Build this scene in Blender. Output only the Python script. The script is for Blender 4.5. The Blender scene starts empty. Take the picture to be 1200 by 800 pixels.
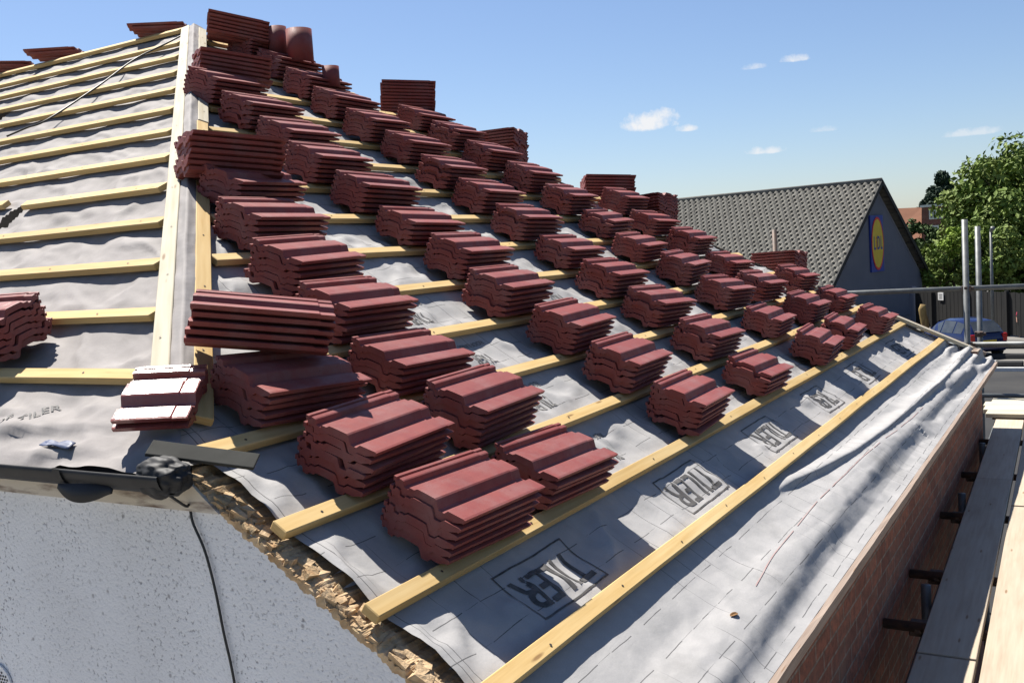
import bpy, bmesh, math, random
from mathutils import Vector, Matrix, noise as mnoise
from math import sin, cos, pi, radians, sqrt, floor, exp
random.seed(7)
scene = bpy.context.scene
COL = scene.collection
V = Vector

# ------------------------------------------------------------------ layout
G = 0.312                      # batten gauge
PIT = 0.5620913                # pitch of the main slope
CP, SP = cos(PIT), sin(PIT)
DZ = G * SP
HF, HS = -0.0728, 0.2606        # near hip: Y = HF - HS * v
GROUND = -3.9
DECK = -1.275
def YH(v): return HF - HS * v
def YF(v): return max(6.68 + 0.2606 * v, YH(v) + .004)          # far hip
SLOPE = V((CP, 0, -SP)); NR = V((SP, 0, CP))
def RP(v, Y, h=0.0):                         # point on the main slope
    return V((v * G * CP + h * SP, Y, -v * G * SP + h * CP))
LS = V((0, -HS, -DZ)); LROW = LS.length; LS = LS / LROW
NL = V((0, -DZ, HS)).normalized()
def LP(v, X, h=0.0):                         # point on the left slope
    return V((X, HF - HS * v, -DZ * v)) + NL * h
def hip(v): return V((v * G * CP, YH(v), -v * DZ))
HIPDIR = (hip(0) - hip(-13)).normalized()
CAM = V((1.95407, -1.72945, 0.45720)); FPX = 1166.3931
yaw, pit, rol = -0.5350372, -0.0856543, -0.0650970
F_ = V((sin(yaw) * cos(pit), cos(yaw) * cos(pit), sin(pit)))
R0 = V((cos(yaw), -sin(yaw), 0)); U0 = R0.cross(F_)
R_ = cos(rol) * R0 + sin(rol) * U0; U_ = -sin(rol) * R0 + cos(rol) * U0

# ------------------------------------------------------------------ helpers
def tag(o, label=None, cat=None, group=None, kind=None):
    if label: o['label'] = label
    if cat: o['category'] = cat
    if group: o['group'] = group
    if kind: o['kind'] = kind
    return o
def empty(name, loc, label, cat, group=None):
    o = bpy.data.objects.new(name, None); COL.objects.link(o); o.location = loc
    o.empty_display_size = .2
    return tag(o, label, cat, group)
def link_mesh(name, me, parent=None, smooth=False, loc=None):
    o = bpy.data.objects.new(name, me); COL.objects.link(o)
    if smooth:
        for p in me.polygons: p.use_smooth = True
    if parent:
        o.parent = parent
        o.matrix_parent_inverse = Matrix.Translation(parent.location).inverted() if parent.type == 'EMPTY' else parent_world(parent).inverted()
    return o
def parent_world(o):
    m = Matrix.Translation(o.location)
    return m
def mesh(name, vs, fs, mat, parent=None, smooth=False, uv=None):
    me = bpy.data.meshes.new(name); me.from_pydata([tuple(v) for v in vs], [], fs); 
    if uv is not None:
        l = me.uv_layers.new(name='uv')
        for i, lp in enumerate(me.loops): l.data[i].uv = uv[lp.vertex_index]
    for m in (mat if isinstance(mat, (list, tuple)) else [mat]): me.materials.append(m)
    me.update()
    return link_mesh(name, me, parent, smooth)
class MB:                                    # collects shapes into ONE mesh
    def __init__(s): s.v = []; s.f = []; s.m = []
    def add(s, vs, fs, mi=0):
        n = len(s.v); s.v += [V(v) for v in vs]
        s.f += [tuple(i + n for i in f) for f in fs]; s.m += [mi] * len(fs); return s
    def box(s, c, ax, ay, az, lx, ly, lz, mi=0, jit=0):
        c = V(c); ax = V(ax).normalized(); ay = V(ay).normalized(); az = V(az).normalized()
        vs = []
        for k in (-.5, .5):
            for j in (-.5, .5):
                for i in (-.5, .5):
                    p = c + ax * lx * i + ay * ly * j + az * lz * k
                    if jit: p = p + V((random.uniform(-1, 1), random.uniform(-1, 1), random.uniform(-1, 1))) * jit
                    vs.append(p)
        return s.add(vs, [(0, 2, 3, 1), (4, 5, 7, 6), (0, 1, 5, 4), (2, 6, 7, 3), (0, 4, 6, 2), (1, 3, 7, 5)], mi)
    def abox(s, x0, x1, y0, y1, z0, z1, mi=0):
        return s.box(((x0 + x1) / 2, (y0 + y1) / 2, (z0 + z1) / 2), (1, 0, 0), (0, 1, 0), (0, 0, 1), x1 - x0, y1 - y0, z1 - z0, mi)
    def tube(s, pts, r, n=10, mi=0, cap=True):
        pts = [V(p) for p in pts]; rs = r if isinstance(r, (list, tuple)) else [r] * len(pts)
        vs = []; N = len(pts)
        t0 = (pts[1] - pts[0]).normalized()
        a = t0.cross(V((0, 0, 1)) if abs(t0.z) < .9 else V((1, 0, 0))).normalized()
        for i, p in enumerate(pts):
            t = (pts[min(i + 1, N - 1)] - pts[max(i - 1, 0)]).normalized()
            a = (a - t * a.dot(t)).normalized(); b = t.cross(a)
            for k in range(n):
                an = 2 * pi * k / n
                vs.append(p + (a * cos(an) + b * sin(an)) * rs[i])
        fs = []
        for i in range(N - 1):
            for k in range(n):
                fs.append((i * n + k, i * n + (k + 1) % n, (i + 1) * n + (k + 1) % n, (i + 1) * n + k))
        if cap: fs.append(tuple(range(n - 1, -1, -1))); fs.append(tuple((N - 1) * n + k for k in range(n)))
        return s.add(vs, fs, mi)
    def prism(s, poly, d, mi=0):             # poly: 3D loop, extruded by vector d
        n = len(poly); d = V(d); vs = [V(p) for p in poly] + [V(p) + d for p in poly]
        fs = [tuple(range(n - 1, -1, -1)), tuple(range(n, 2 * n))] + [(i, (i + 1) % n, n + (i + 1) % n, n + i) for i in range(n)]
        return s.add(vs, fs, mi)
    def build(s, name, mat, parent=None, smooth=False, bevel=0):
        o = mesh(name, s.v, s.f, mat, parent, smooth)
        if isinstance(mat, (list, tuple)):
            for p, m in zip(o.data.polygons, s.m): p.material_index = m
        bm = bmesh.new(); bm.from_mesh(o.data); bmesh.ops.recalc_face_normals(bm, faces=bm.faces)
        bm.to_mesh(o.data); bm.free()
        if bevel:
            b = o.modifiers.new('bevel', 'BEVEL'); b.width = bevel; b.segments = 2; b.limit_method = 'ANGLE'
        return o
def fbm(x, y, z=0., o=3):
    s = 0; a = 1
    for i in range(o):
        s += a * mnoise.noise(V((x, y, z))); x *= 2.03; y *= 2.03; z = z * 2.03 + 7.1; a *= .5
    return s
def place_copy(src, M, name=None):
    o = src.copy(); COL.objects.link(o); o.matrix_world = M; o.name = name or src.name.split('.')[0]
    return o

# ------------------------------------------------------------------ materials
def newmat(name):
    m = bpy.data.materials.new(name); m.use_nodes = True
    nt = m.node_tree; b = nt.nodes['Principled BSDF']; return m, nt, b
class N:
    def __init__(s, nt): s.nt = nt
    def n(s, t, **kw):
        x = s.nt.nodes.new(t)
        for k, v in kw.items(): setattr(x, k, v)
        return x
    def l(s, a, b): s.nt.links.new(a, b)
    def math(s, op, a, b=None, c=None, clamp=False):
        x = s.n('ShaderNodeMath', operation=op); x.use_clamp = clamp
        for i, q in enumerate((a, b, c)):
            if q is None: continue
            if isinstance(q, (int, float)): x.inputs[i].default_value = q
            else: s.l(q, x.inputs[i])
        return x.outputs[0]
    def mix(s, f, a, b):
        x = s.n('ShaderNodeMix', data_type='RGBA')
        for i, q in ((0, f), (6, a), (7, b)):
            if isinstance(q, (int, float)): x.inputs[i].default_value = q
            elif isinstance(q, tuple): x.inputs[i].default_value = (*q, 1)
            else: s.l(q, x.inputs[i])
        return x.outputs[2]
    def noise(s, scale, detail=4, vec=None, rough=.55):
        x = s.n('ShaderNodeTexNoise'); x.inputs['Scale'].default_value = scale; x.inputs['Detail'].default_value = detail; x.inputs['Roughness'].default_value = rough
        if vec is not None: s.l(vec, x.inputs['Vector'])
        return x.outputs[0]
    def ramp(s, f, a, b, lo=0., hi=1.):
        x = s.n('ShaderNodeMapRange'); x.clamp = True
        s.l(f, x.inputs[0]); x.inputs[1].default_value = a; x.inputs[2].default_value = b; x.inputs[3].default_value = lo; x.inputs[4].default_value = hi
        return x.outputs[0]
    def coord(s, which='Object', scale=(1, 1, 1), rot=(0, 0, 0)):
        t = s.n('ShaderNodeTexCoord'); m = s.n('ShaderNodeMapping'); m.inputs['Scale'].default_value = scale; m.inputs['Rotation'].default_value = rot
        s.l(t.outputs[which], m.inputs[0]); return m.outputs[0]
    def bump(s, b, h, strength=.3, dist=.01):
        x = s.n('ShaderNodeBump'); x.inputs['Strength'].default_value = strength; x.inputs['Distance'].default_value = dist
        s.l(h, x.inputs['Height']); s.l(x.outputs[0], b.inputs['Normal']); return x
def simple(name, c1, c2, scale=8, rough=.7, spec=.3, bump=0, bscale=60, bdist=.004, stretch=(1, 1, 1), rnd=0., lo=.35, hi=.65, metallic=0):
    m, nt, b = newmat(name); k = N(nt)
    co = k.coord('Object', stretch)
    f = k.ramp(k.noise(scale, 5, co), lo, hi)
    if rnd:
        oi = k.n('ShaderNodeObjectInfo')
        f = k.math('ADD', k.math('MULTIPLY', f, 1 - rnd), k.math('MULTIPLY', oi.outputs['Random'], rnd))
    k.l(k.mix(f, c1, c2), b.inputs['Base Color'])
    b.inputs['Roughness'].default_value = rough; b.inputs['Specular IOR Level'].default_value = spec; b.inputs['Metallic'].default_value = metallic
    if bump: k.bump(b, k.noise(bscale, 4, co), bump, bdist)
    return m
def wood(name, c1, c2, c3):
    m, nt, b = newmat(name); k = N(nt)
    uv = k.coord('UV')
    st = k.n('ShaderNodeMapping'); st.inputs['Scale'].default_value = (3., 55., 1); k.l(uv, st.inputs[0])
    g = k.noise(1.0, 6, st.outputs[0]); oi = k.n('ShaderNodeObjectInfo')
    st2 = k.n('ShaderNodeMapping'); st2.inputs['Scale'].default_value = (1.2, 6., 1); k.l(uv, st2.inputs[0])
    f2 = k.ramp(k.noise(2.0, 3, st2.outputs[0]), .38, .7)
    c = k.mix(k.ramp(g, .35, .65), c1, c2)
    c = k.mix(k.math('MULTIPLY', f2, .55), c, c3)
    vz = k.n('ShaderNodeTexVoronoi'); vm = k.n('ShaderNodeMapping'); vm.inputs['Scale'].default_value = (3.1, 16, 1); k.l(uv, vm.inputs[0]); k.l(vm.outputs[0], vz.inputs['Vector']); vz.inputs['Scale'].default_value = 1
    kn = k.ramp(vz.outputs['Distance'], .05, .11, .75, 0)
    c = k.mix(kn, c, (.16, .08, .03))
    hsv = k.n('ShaderNodeHueSaturation'); k.l(c, hsv.inputs['Color'])
    k.l(k.math('ADD', k.math('MULTIPLY', oi.outputs['Random'], .3), .86), hsv.inputs['Value']); k.l(hsv.outputs[0], b.inputs['Base Color'])
    b.inputs['Roughness'].default_value = .75; b.inputs['Specular IOR Level'].default_value = .2
    k.bump(b, g, .35, .002)
    return m
WOOD = wood('pine_batten', (.50, .35, .155), (.42, .275, .105), (.53, .41, .22))
PALE = wood('weathered_pine', (.44, .40, .31), (.37, .32, .22), (.48, .45, .37))
BOARDM = wood('scaffold_plank_wood', (.40, .335, .25), (.33, .265, .195), (.43, .37, .29))
FASC = wood('fascia_wood', (.25, .19, .15), (.19, .14, .11), (.31, .26, .22))

def membrane_mat(name, base1, base2, lines=True):
    m, nt, b = newmat(name); k = N(nt)
    uv = k.coord('UV')
    f = k.ramp(k.noise(9, 6, uv), .32, .68)
    c = k.mix(f, base1, base2)
    fine = k.ramp(k.noise(220, 2, uv), .3, .7)
    c = k.mix(k.math('MULTIPLY', fine, .10), c, (.09, .09, .09))
    smud = k.ramp(k.noise(2.6, 5, uv, .6), .56, .78)
    c = k.mix(k.math('MULTIPLY', smud, .34), c, (.10, .095, .085))
    if lines:
        w = k.n('ShaderNodeMix', data_type='VECTOR'); 
        sx = k.n('ShaderNodeSeparateXYZ'); k.l(uv, sx.inputs[0])
        x, y = sx.outputs[0], sx.outputs[1]
        wob = k.math('MULTIPLY', k.math('SUBTRACT', k.noise(5, 2, uv), .5), .012)
        ya = k.math('FRACT', k.math('MULTIPLY', k.math('ADD', y, wob), 1 / .104))
        la = k.math('LESS_THAN', ya, .027)
        row = k.math('FLOOR', k.math('MULTIPLY', y, 1 / .104))
        dash = k.math('LESS_THAN', k.math('FRACT', k.math('ADD', k.math('MULTIPLY', x, 1 / .21), k.math('MULTIPLY', row, .37))), .60)
        la = k.math('MULTIPLY', la, dash)
        xa = k.math('FRACT', k.math('MULTIPLY', k.math('ADD', k.math('ADD', x, wob), .055), 1 / .118))
        lb = k.math('MULTIPLY', k.math('LESS_THAN', xa, .022), k.ramp(k.noise(1.7, 2, uv), .5, .56))
        edge = k.math('LESS_THAN', k.math('ABSOLUTE', k.math('SUBTRACT', x, .040)), .0015)
        ln = k.math('MAXIMUM', k.math('MAXIMUM', la, lb), edge)
        c = k.mix(k.math('MULTIPLY', ln, .72), c, (.02, .02, .022))
    k.l(c, b.inputs['Base Color'])
    b.inputs['Roughness'].default_value = .78; b.inputs['Specular IOR Level'].default_value = .2
    mp = k.n('ShaderNodeMapping'); mp.inputs['Scale'].default_value = (1, 2.6, 1); mp.inputs['Rotation'].default_value = (0, 0, .5); k.l(uv, mp.inputs[0])
    wr = k.math('ABSOLUTE', k.math('SUBTRACT', k.noise(6.5, 3, mp.outputs[0], .5), .5)); cre = k.ramp(wr, 0, .06, 1, 0)
    st = k.math('ADD', k.math('ADD', k.noise(35, 5, uv), k.math('MULTIPLY', k.noise(420, 2, uv), .22)), k.math('MULTIPLY', cre, .12)); k.bump(b, st, .22, .005)
    return m
MEMB = membrane_mat('breather_membrane', (.345, .334, .328), (.285, .279, .274))
MEML = membrane_mat('breather_membrane_pale', (.265, .246, .238), (.205, .190, .183), False)
INK = simple('printed_ink', (.050, .049, .048), (.105, .10, .098), 30, .75, .2)
INKF = simple('faded_ink', (.12, .117, .113), (.17, .165, .16), 40, .8, .2)
REDINK = simple('red_print', (.34, .22, .205), (.33, .27, .255), 20, .75, .2)

def tile_mat(nm, ra, rb, spc):
    m, nt, b = newmat(nm); k = N(nt)
    co = k.coord('Object'); oi = k.n('ShaderNodeObjectInfo')
    sh = k.n('ShaderNodeVectorMath', operation='ADD'); k.l(co, sh.inputs[0]); k.l(oi.outputs['Location'], sh.inputs[1])
    f = k.ramp(k.noise(14, 6, sh.outputs[0]), .3, .7)
    c = k.mix(f, (.214, .051, .043), (.155, .038, .034))
    c = k.mix(k.math('MULTIPLY', oi.outputs['Random'], .55), c, (.155, .042, .040))
    dust = k.ramp(k.noise(7, 7, sh.outputs[0], .7), .45, .72)
    c = k.mix(k.math('MULTIPLY', dust, .42), c, (.28, .16, .15))
    sp = k.ramp(k.noise(170, 2, sh.outputs[0]), .66, .76)
    c = k.mix(k.math('MULTIPLY', sp, .55), c, (.03, .014, .014))
    k.l(c, b.inputs['Base Color'])
    k.l(k.ramp(k.noise(30, 4, sh.outputs[0]), .3, .7, ra, rb), b.inputs['Roughness'])
    b.inputs['Specular IOR Level'].default_value = spc
    k.bump(b, k.noise(240, 3, sh.outputs[0]), .25, .0012)
    return m
TILE = tile_mat('maroon_concrete_tile', .50, .70, .25); TILEW = tile_mat('glossy_maroon_tile', .16, .24, .5)
def render_mat():
    m, nt, b = newmat('roughcast_render'); k = N(nt)
    co = k.coord('Object')
    big = k.ramp(k.noise(1.6, 5, co), .3, .7)
    c = k.mix(big, (.72, .725, .74), (.60, .60, .61))
    peb = k.noise(105, 3, co, .6); pit_ = k.ramp(peb, .33, .43, 1, 0)
    stt = k.coord('Object', (1.5, 1, .5)); area = k.ramp(k.noise(3.2, 4, stt), .38, .62, .25, 1)
    c = k.mix(k.math('MULTIPLY', k.math('MULTIPLY', pit_, area), .75), c, (.11, .11, .12))
    v = k.n('ShaderNodeTexVoronoi'); v.inputs['Scale'].default_value = 26; k.l(co, v.inputs['Vector'])
    spot = k.math('MULTIPLY', k.ramp(v.outputs['Distance'], .10, .2, 1, 0), k.ramp(k.noise(9, 2, co), .5, .6))
    c = k.mix(k.math('MULTIPLY', spot, .6), c, (.14, .13, .13))
    sx = k.n('ShaderNodeSeparateXYZ'); k.l(co, sx.inputs[0])
    k.l(c, b.inputs['Base Color']); b.inputs['Roughness'].default_value = .9; b.inputs['Specular IOR Level'].default_value = .15
    h = k.math('ADD', k.math('MULTIPLY', peb, 1.0), k.math('MULTIPLY', k.noise(180, 2, co), .4))
    k.bump(b, h, .55, .007)
    return m
RENDER = render_mat()
def brick_mat(name, c1, c2, mortar, sc=1.0):
    m, nt, b = newmat(name); k = N(nt)
    uv = k.coord('UV')
    br = k.n('ShaderNodeTexBrick'); k.l(uv, br.inputs['Vector'])
    br.inputs['Scale'].default_value = 1.0; br.inputs['Brick Width'].default_value = .225 * sc; br.inputs['Row Height'].default_value = .075 * sc
    br.inputs['Mortar Size'].default_value = .006 * sc; br.inputs['Mortar Smooth'].default_value = .2
    br.inputs['Color1'].default_value = (*c1, 1); br.inputs['Color2'].default_value = (*c2, 1); br.inputs['Mortar'].default_value = (*mortar, 1)
    f = k.ramp(k.noise(13, 5, uv), .35, .68)
    c = k.mix(k.math('MULTIPLY', k.ramp(k.noise(24, 5, uv, .7), .38, .62), .72), br.outputs['Color'], (.085, .048, .036))
    g = k.ramp(k.noise(3.0, 4, uv), .5, .7)
    c = k.mix(k.math('MULTIPLY', g, .3), c, (.22, .16, .12))
    k.l(c, b.inputs['Base Color']); b.inputs['Roughness'].default_value = .9; b.inputs['Specular IOR Level'].default_value = .2
    k.bump(b, k.math('ADD', k.math('MULTIPLY', br.outputs['Fac'], -1.0), k.math('MULTIPLY', k.noise(70, 3, uv), .5)), .8, .008)
    return m
BRICK = brick_mat('old_red_brick', (.34, .125, .075), (.20, .075, .052), (.27, .22, .175))
BRICK2 = brick_mat('far_dark_brick', (.22, .07, .06), (.16, .05, .045), (.22, .18, .16))
MORTAR = simple('broken_mortar', (.50, .37, .23), (.34, .23, .13), 30, .95, .1, .8, 90, .006)
RUBBLE = simple('broken_brick', (.34, .21, .11), (.36, .28, .17), 26, .95, .1, .8, 120, .005)
BLACKP = simple('black_plastic', (.012, .012, .013), (.020, .020, .021), 12, .62, .3, .15, 20, .004)
CABLEM = simple('black_cable_sheath', (.012, .012, .013), (.02, .02, .02), 12, .5, .4)
SOFF = simple('stained_soffit_paint', (.52, .46, .38), (.13, .085, .065), 9, .85, .2, .3, 40, .003, (1, 1, 5), 0, .46, .70)
GREYB = simple('grey_fibre_board', (.04, .04, .036), (.028, .028, .025), 9, .9, .2, .2, 60, .002)
NAIL = simple('nail_head', (.05, .05, .05), (.09, .06, .04), 60, .5, .4, metallic=.5)
STEEL = simple('galvanised_tube', (.135, .142, .142), (.09, .095, .095), 14, .5, .4, .1, 60, .001, metallic=.25)
COUPL = simple('rusty_coupler', (.07, .06, .055), (.12, .08, .06), 30, .6, .4, metallic=.4)
ASPH = simple('asphalt', (.028, .028, .029), (.040, .039, .038), .6, .95, .15, .4, 40, .01)
CONC = simple('pale_car_park_concrete', (.155, .147, .133), (.128, .122, .112), .35, .9, .2, .2, 20, .01)
BOUNCE_SLAB = simple('pale_bounce_slab', (.36, .335, .30), (.28, .26, .235), 1.2, .9, .2, .2, 20, .01)
GRASS = simple('field_grass', (.05, .085, .025), (.09, .10, .045), .12, .95, .1)
FENCE = simple('black_fence_paint', (.014, .014, .014), (.022, .021, .020), 3, .8, .2, .2, 20, .01, (1, 1, .2))
CLAD = None
STORETILE = simple('store_roof_tile', (.165, .158, .138), (.115, .109, .095), 2.2, .85, .2, .2, 30, .01, rnd=0)
ORANGE = simple('orange_roof_tile', (.19, .088, .052), (.165, .075, .045), 1.5, .85, .2)
WHITEP = simple('white_paint', (.55, .545, .53), (.47, .465, .45), 6, .6, .3)
GLASSM = simple('dark_window_glass', (.03, .035, .04), (.05, .055, .06), 3, .08, .6)
BLUEP = simple('blue_sign_panel', (.010, .030, .20), (.014, .036, .23), 3, .5, .4)
YELP = simple('yellow_sign_disc', (.50, .37, .03), (.44, .32, .025), 3, .5, .4)
REDP = simple('red_sign_ring', (.50, .02, .02), (.45, .02, .02), 3, .5, .4)
CARP = simple('blue_car_paint', (.006, .011, .055), (.007, .013, .062), 3, .18, .6)
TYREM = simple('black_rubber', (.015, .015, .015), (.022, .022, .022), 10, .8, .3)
ALLOY = simple('alloy_wheel', (.45, .45, .46), (.38, .38, .39), 8, .35, .5, metallic=.6)
REDL = simple('red_lamp_glass', (.40, .01, .01), (.35, .01, .01), 4, .2, .5)
BARK = simple('bark', (.09, .065, .045), (.055, .04, .03), 9, .9, .2, .6, 20, .02)
LEAFA = simple('broad_leaf', (.082, .135, .020), (.145, .185, .045), .8, .65, .15)
LEAFL = simple('lime_leaf', (.13, .20, .02), (.17, .24, .03), 1.2, .65, .15)
LEAFD = simple('dark_conifer_leaf', (.014, .032, .019), (.022, .042, .023), 1.0, .7, .2)
LEAFM = simple('hedge_leaf', (.028, .058, .016), (.050, .080, .022), 1.0, .7, .15)
BLUESCRAP = simple('blue_plastic', (.03, .045, .11), (.06, .075, .13), 20, .5, .5)
DRYLEAF = simple('dry_leaf', (.22, .12, .05), (.14, .075, .03), 30, .8, .2)
SKIN = simple('skin', (.45, .26, .19), (.42, .24, .17), 9, .5, .4)
PINK = simple('pink_cloth', (.62, .08, .13), (.55, .06, .11), 9, .8, .2)
BLKCL = simple('black_cloth', (.015, .015, .017), (.022, .022, .024), 9, .85, .2)
HAIR = simple('brown_hair', (.06, .035, .02), (.045, .028, .018), 20, .6, .3)
POSTM = simple('weathered_post_wood', (.26, .19, .075), (.12, .075, .035), 7, .9, .2, .4, 30, .01, (1, 1, .3))

# ------------------------------------------------------------------ world, sun, camera
SUNV = (NR * sin(radians(29)) - SLOPE * cos(radians(29)) + V((0, .18, 0))).normalized()
w = bpy.data.worlds.new('World'); scene.world = w; w.use_nodes = True
nt = w.node_tree; k = N(nt); bg = nt.nodes['Background']; outw = nt.nodes['World Output']
sky = k.n('ShaderNodeTexSky'); sky.sky_type = 'NISHITA'; sky.sun_disc = False
sky.sun_elevation = math.asin(SUNV.z); sky.sun_rotation = math.atan2(SUNV.x, SUNV.y)
sky.altitude = 0; sky.air_density = 1.0; sky.dust_density = .5; sky.ozone_density = 3.0
bg.inputs[1].default_value = .05
tc = k.n('ShaderNodeTexCoord'); dirv = tc.outputs['Generated']
def cloud(d, wdt, hgt, seed):
    d = V(d).normalized(); r = d.cross(V((0, 0, 1))).normalized(); u = r.cross(d)
    def dot(a, s):
        x = k.n('ShaderNodeVectorMath', operation='DOT_PRODUCT'); k.l(dirv, x.inputs[0]); x.inputs[1].default_value = tuple(V(a) / s); return x.outputs['Value']
    a = dot(r, wdt); bb = dot(u, hgt); front = k.math('GREATER_THAN', dot(d, 1), .5)
    bb = k.math('ADD', bb, .45)
    low = k.math('MULTIPLY', k.math('LESS_THAN', bb, .0), 2.4)                # flatter underside
    bb = k.math('MULTIPLY', bb, k.math('ADD', low, 1))
    r2 = k.math('ADD', k.math('MULTIPLY', a, a), k.math('MULTIPLY', bb, bb))
    mp = k.n('ShaderNodeMapping'); mp.inputs['Location'].default_value = (seed, seed * .7, 0); k.l(dirv, mp.inputs[0])
    nz = k.noise(60, 6, mp.outputs[0], .6); nz2 = k.noise(170, 4, mp.outputs[0], .6)
    v = k.math('ADD', k.math('SUBTRACT', .95, r2), k.math('ADD', k.math('MULTIPLY', k.math('SUBTRACT', nz, .5), 3.4), k.math('MULTIPLY', k.math('SUBTRACT', nz2, .5), 1.2)))
    return k.math('MULTIPLY', k.ramp(v, .0, 1.1), front)
masks = None
def raydir(px, py): return (F_ + R_ * (px - 600) / FPX - U_ * (py - 400) / FPX).normalized()
for px, py, wd, hg, sd, op in ((763, 138, .028, .017, 1.3, .97), (803, 149, .011, .006, 4.1, .85), (884, 77, .016, .005, 2.2, .6), (933, 67, .014, .006, 5.7, .8),
                               (897, 175, .020, .006, 8.8, .75), (966, 150, .012, .005, 3.3, .45), (1140, 153, .026, .006, 6.4, .5), (120, -70, .06, .02, 7.7, .7)):
    c = k.math('MULTIPLY', cloud(raydir(px, py), wd, hg, sd), op)
    masks = c if masks is None else k.math('MAXIMUM', masks, c)
tint = k.n('ShaderNodeVectorMath', operation='MULTIPLY'); k.l(sky.outputs[0], tint.inputs[0]); tint.inputs[1].default_value = (1.0, 1.02, 1.12)   # cooler white balance
skm = k.mix(masks, tint.outputs[0], (7.8, 7.9, 8.1))
k.l(skm, bg.inputs[0])

sd = bpy.data.lights.new('sun', 'SUN'); sd.energy = 5.0; sd.angle = radians(.55); sd.color = (1.0, .955, .88)
so = bpy.data.objects.new('sun', sd); COL.objects.link(so); so.rotation_euler = SUNV.to_track_quat('Z', 'Y').to_euler(); so.location = (-20, 5, 30)
cd = bpy.data.cameras.new('camera'); cam = bpy.data.objects.new('camera', cd); COL.objects.link(cam)
cd.sensor_fit = 'HORIZONTAL'; cd.sensor_width = 36; cd.lens = 36 * FPX / 1200; cd.clip_end = 3000; cd.clip_start = .05
Mc = Matrix((R_, U_, -F_)).transposed().to_4x4(); Mc.translation = CAM; cam.matrix_world = Mc
scene.camera = cam
vs_ = scene.view_settings; vs_.view_transform = 'Standard'; vs_.look = 'None'; vs_.gamma = 1; vs_.use_curve_mapping = False
vs_.exposure = 1.2
scene.cycles.max_bounces = 5; scene.cycles.diffuse_bounces = 3; scene.cycles.glossy_bounces = 2

# ------------------------------------------------------------------ roof surfaces
def frac(x): return x - floor(x)
def lerpt(tab, x):
    if x <= tab[0][0]: return tab[0][1]
    for (a, b), (c, d) in zip(tab, tab[1:]):
        if x <= c: return b + (d - b) * (x - a) / (c - a)
    return tab[-1][1]
CREST = [(.3, 4.10), (.65, 4.08), (1.2, 4.02), (1.94, 3.92), (3.4, 3.87), (4.6, 3.92), (7, 4.0)]
FOLD2 = [(2.1, 3.18), (2.6, 3.37), (3.1, 3.52), (3.8, 3.63), (5.5, 3.75)]
REDL_ = [(.3, 4.06), (.8, 3.96), (1.1, 3.86), (1.55, 3.73), (2.23, 3.66), (3.1, 3.68), (4.3, 3.83), (5.2, 3.86)]
def EAVE(Y): return 4.43
def hR(v, Y):
    wv = abs(sin(pi * v)) if v < 3 else min(1., (v - 3) * 1.2)
    n1 = fbm(Y * 2.2, v * .62, 3.1); n2 = fbm(Y * 7.0, v * 1.9, 9.7)
    raf = .5 - .5 * cos(2 * pi * Y / .45)
    h = -.009 - .008 * raf * (.4 + .6 * wv) * (1 if v < 3 else .3) - .005 * wv + (.011 * (1 if v < 3 else .45) * n1 + (.0045 if v < 3 else .0018) * n2) * (.25 + .75 * wv)
    n3 = 1 - abs(fbm(Y * 3.1 + v * .5, v * .9 - Y * .6, 21.)); h += .016 * max(0, n3 - .72) * 3.2 * wv * (1 if v < 3 else .25)
    if v < 2.95: h = min(h, .019 * wv - .002)
    if Y < .17 and v > -.1: h += .016 * wv * (1 - max(Y - .012, 0) / .158)
    if v > 3.0:
        s = min(1., (v - 3) * 1.4)
        d = v - lerpt(CREST, Y); amp = .036 * min(1, Y / .8 + .55)
        h += amp * exp(-(d / (.19 if d > 0 else .38)) ** 2) * s
        if Y > 2.0:
            d2 = v - lerpt(FOLD2, Y); a2 = .024 * min(1., (Y - 2.0) / .3)
            h += a2 * exp(-(d2 / (.055 if d2 > 0 else .15)) ** 2)
        h += .004 * fbm(Y * .7, v * 2.2, 15., 2) * s
        h += .012 * max(0, sin(Y * 3 - v * 9 + 2 * fbm(Y, v, 2.))) * s * (1 if Y > 4.2 else .3)
        t = max(0., (v - 4.2) / (EAVE(Y) - 4.2)); h = h * (1 - t) + .004 * t
        far = max(0., 1 - (YF(v) - Y) / 1.1)
        h += far * (.018 * sin(v * 21 + 1.2 * fbm(Y * 3, v * 2, 4.)) + .01)
    return h
house = empty('bungalow', (-1.2, 5, GROUND), 'bungalow with stripped felted roof, grey roughcast gable and red brick side wall', 'house')
def grid(name, us, vs, fn, uvf, mat, parent, keep=None):
    pts = []; uvs = []; fs = []
    nu, nv = len(us), len(vs)
    for j in range(nv):
        for i in range(nu):
            pts.append(fn(us[i], vs[j])); uvs.append(uvf(us[i], vs[j]))
    for j in range(nv - 1):
        for i in range(nu - 1):
            if keep is None or keep(us[i], vs[j]):
                fs.append((j * nu + i, j * nu + i + 1, (j + 1) * nu + i + 1, (j + 1) * nu + i))
    return mesh(name, pts, fs, mat, parent, True, uvs)
NU = 330
def YL(v): return YH(v) if v < 0 else max(.012, YH(v))
def rpt(t, v):
    a, b = YL(v), YF(v); tt = t ** 1.45; return a + (b - a) * tt
ts = [i / NU for i in range(NU + 1)]
vsr = [-13.1 + 16.1 * j / 230 for j in range(230)] + [3 + 1.0 * j / 60 for j in range(61)]
vsr_e = [j / 44 for j in range(1, 45)]
def rfn(t, v):
    Y = rpt(t, min(v, 4.0))
    if v > 4.0: Y = rpt(t, v); v = 4.0 + (v - 4.0) * (EAVE(Y) - 4.0)
    return RP(v, Y, hR(v, Y))
def ruv(t, v):
    Y = rpt(t, v)
    if v > 4.0: v = 4.0 + (v - 4.0) * (EAVE(Y) - 4.0)
    return (Y, v * G)
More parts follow.
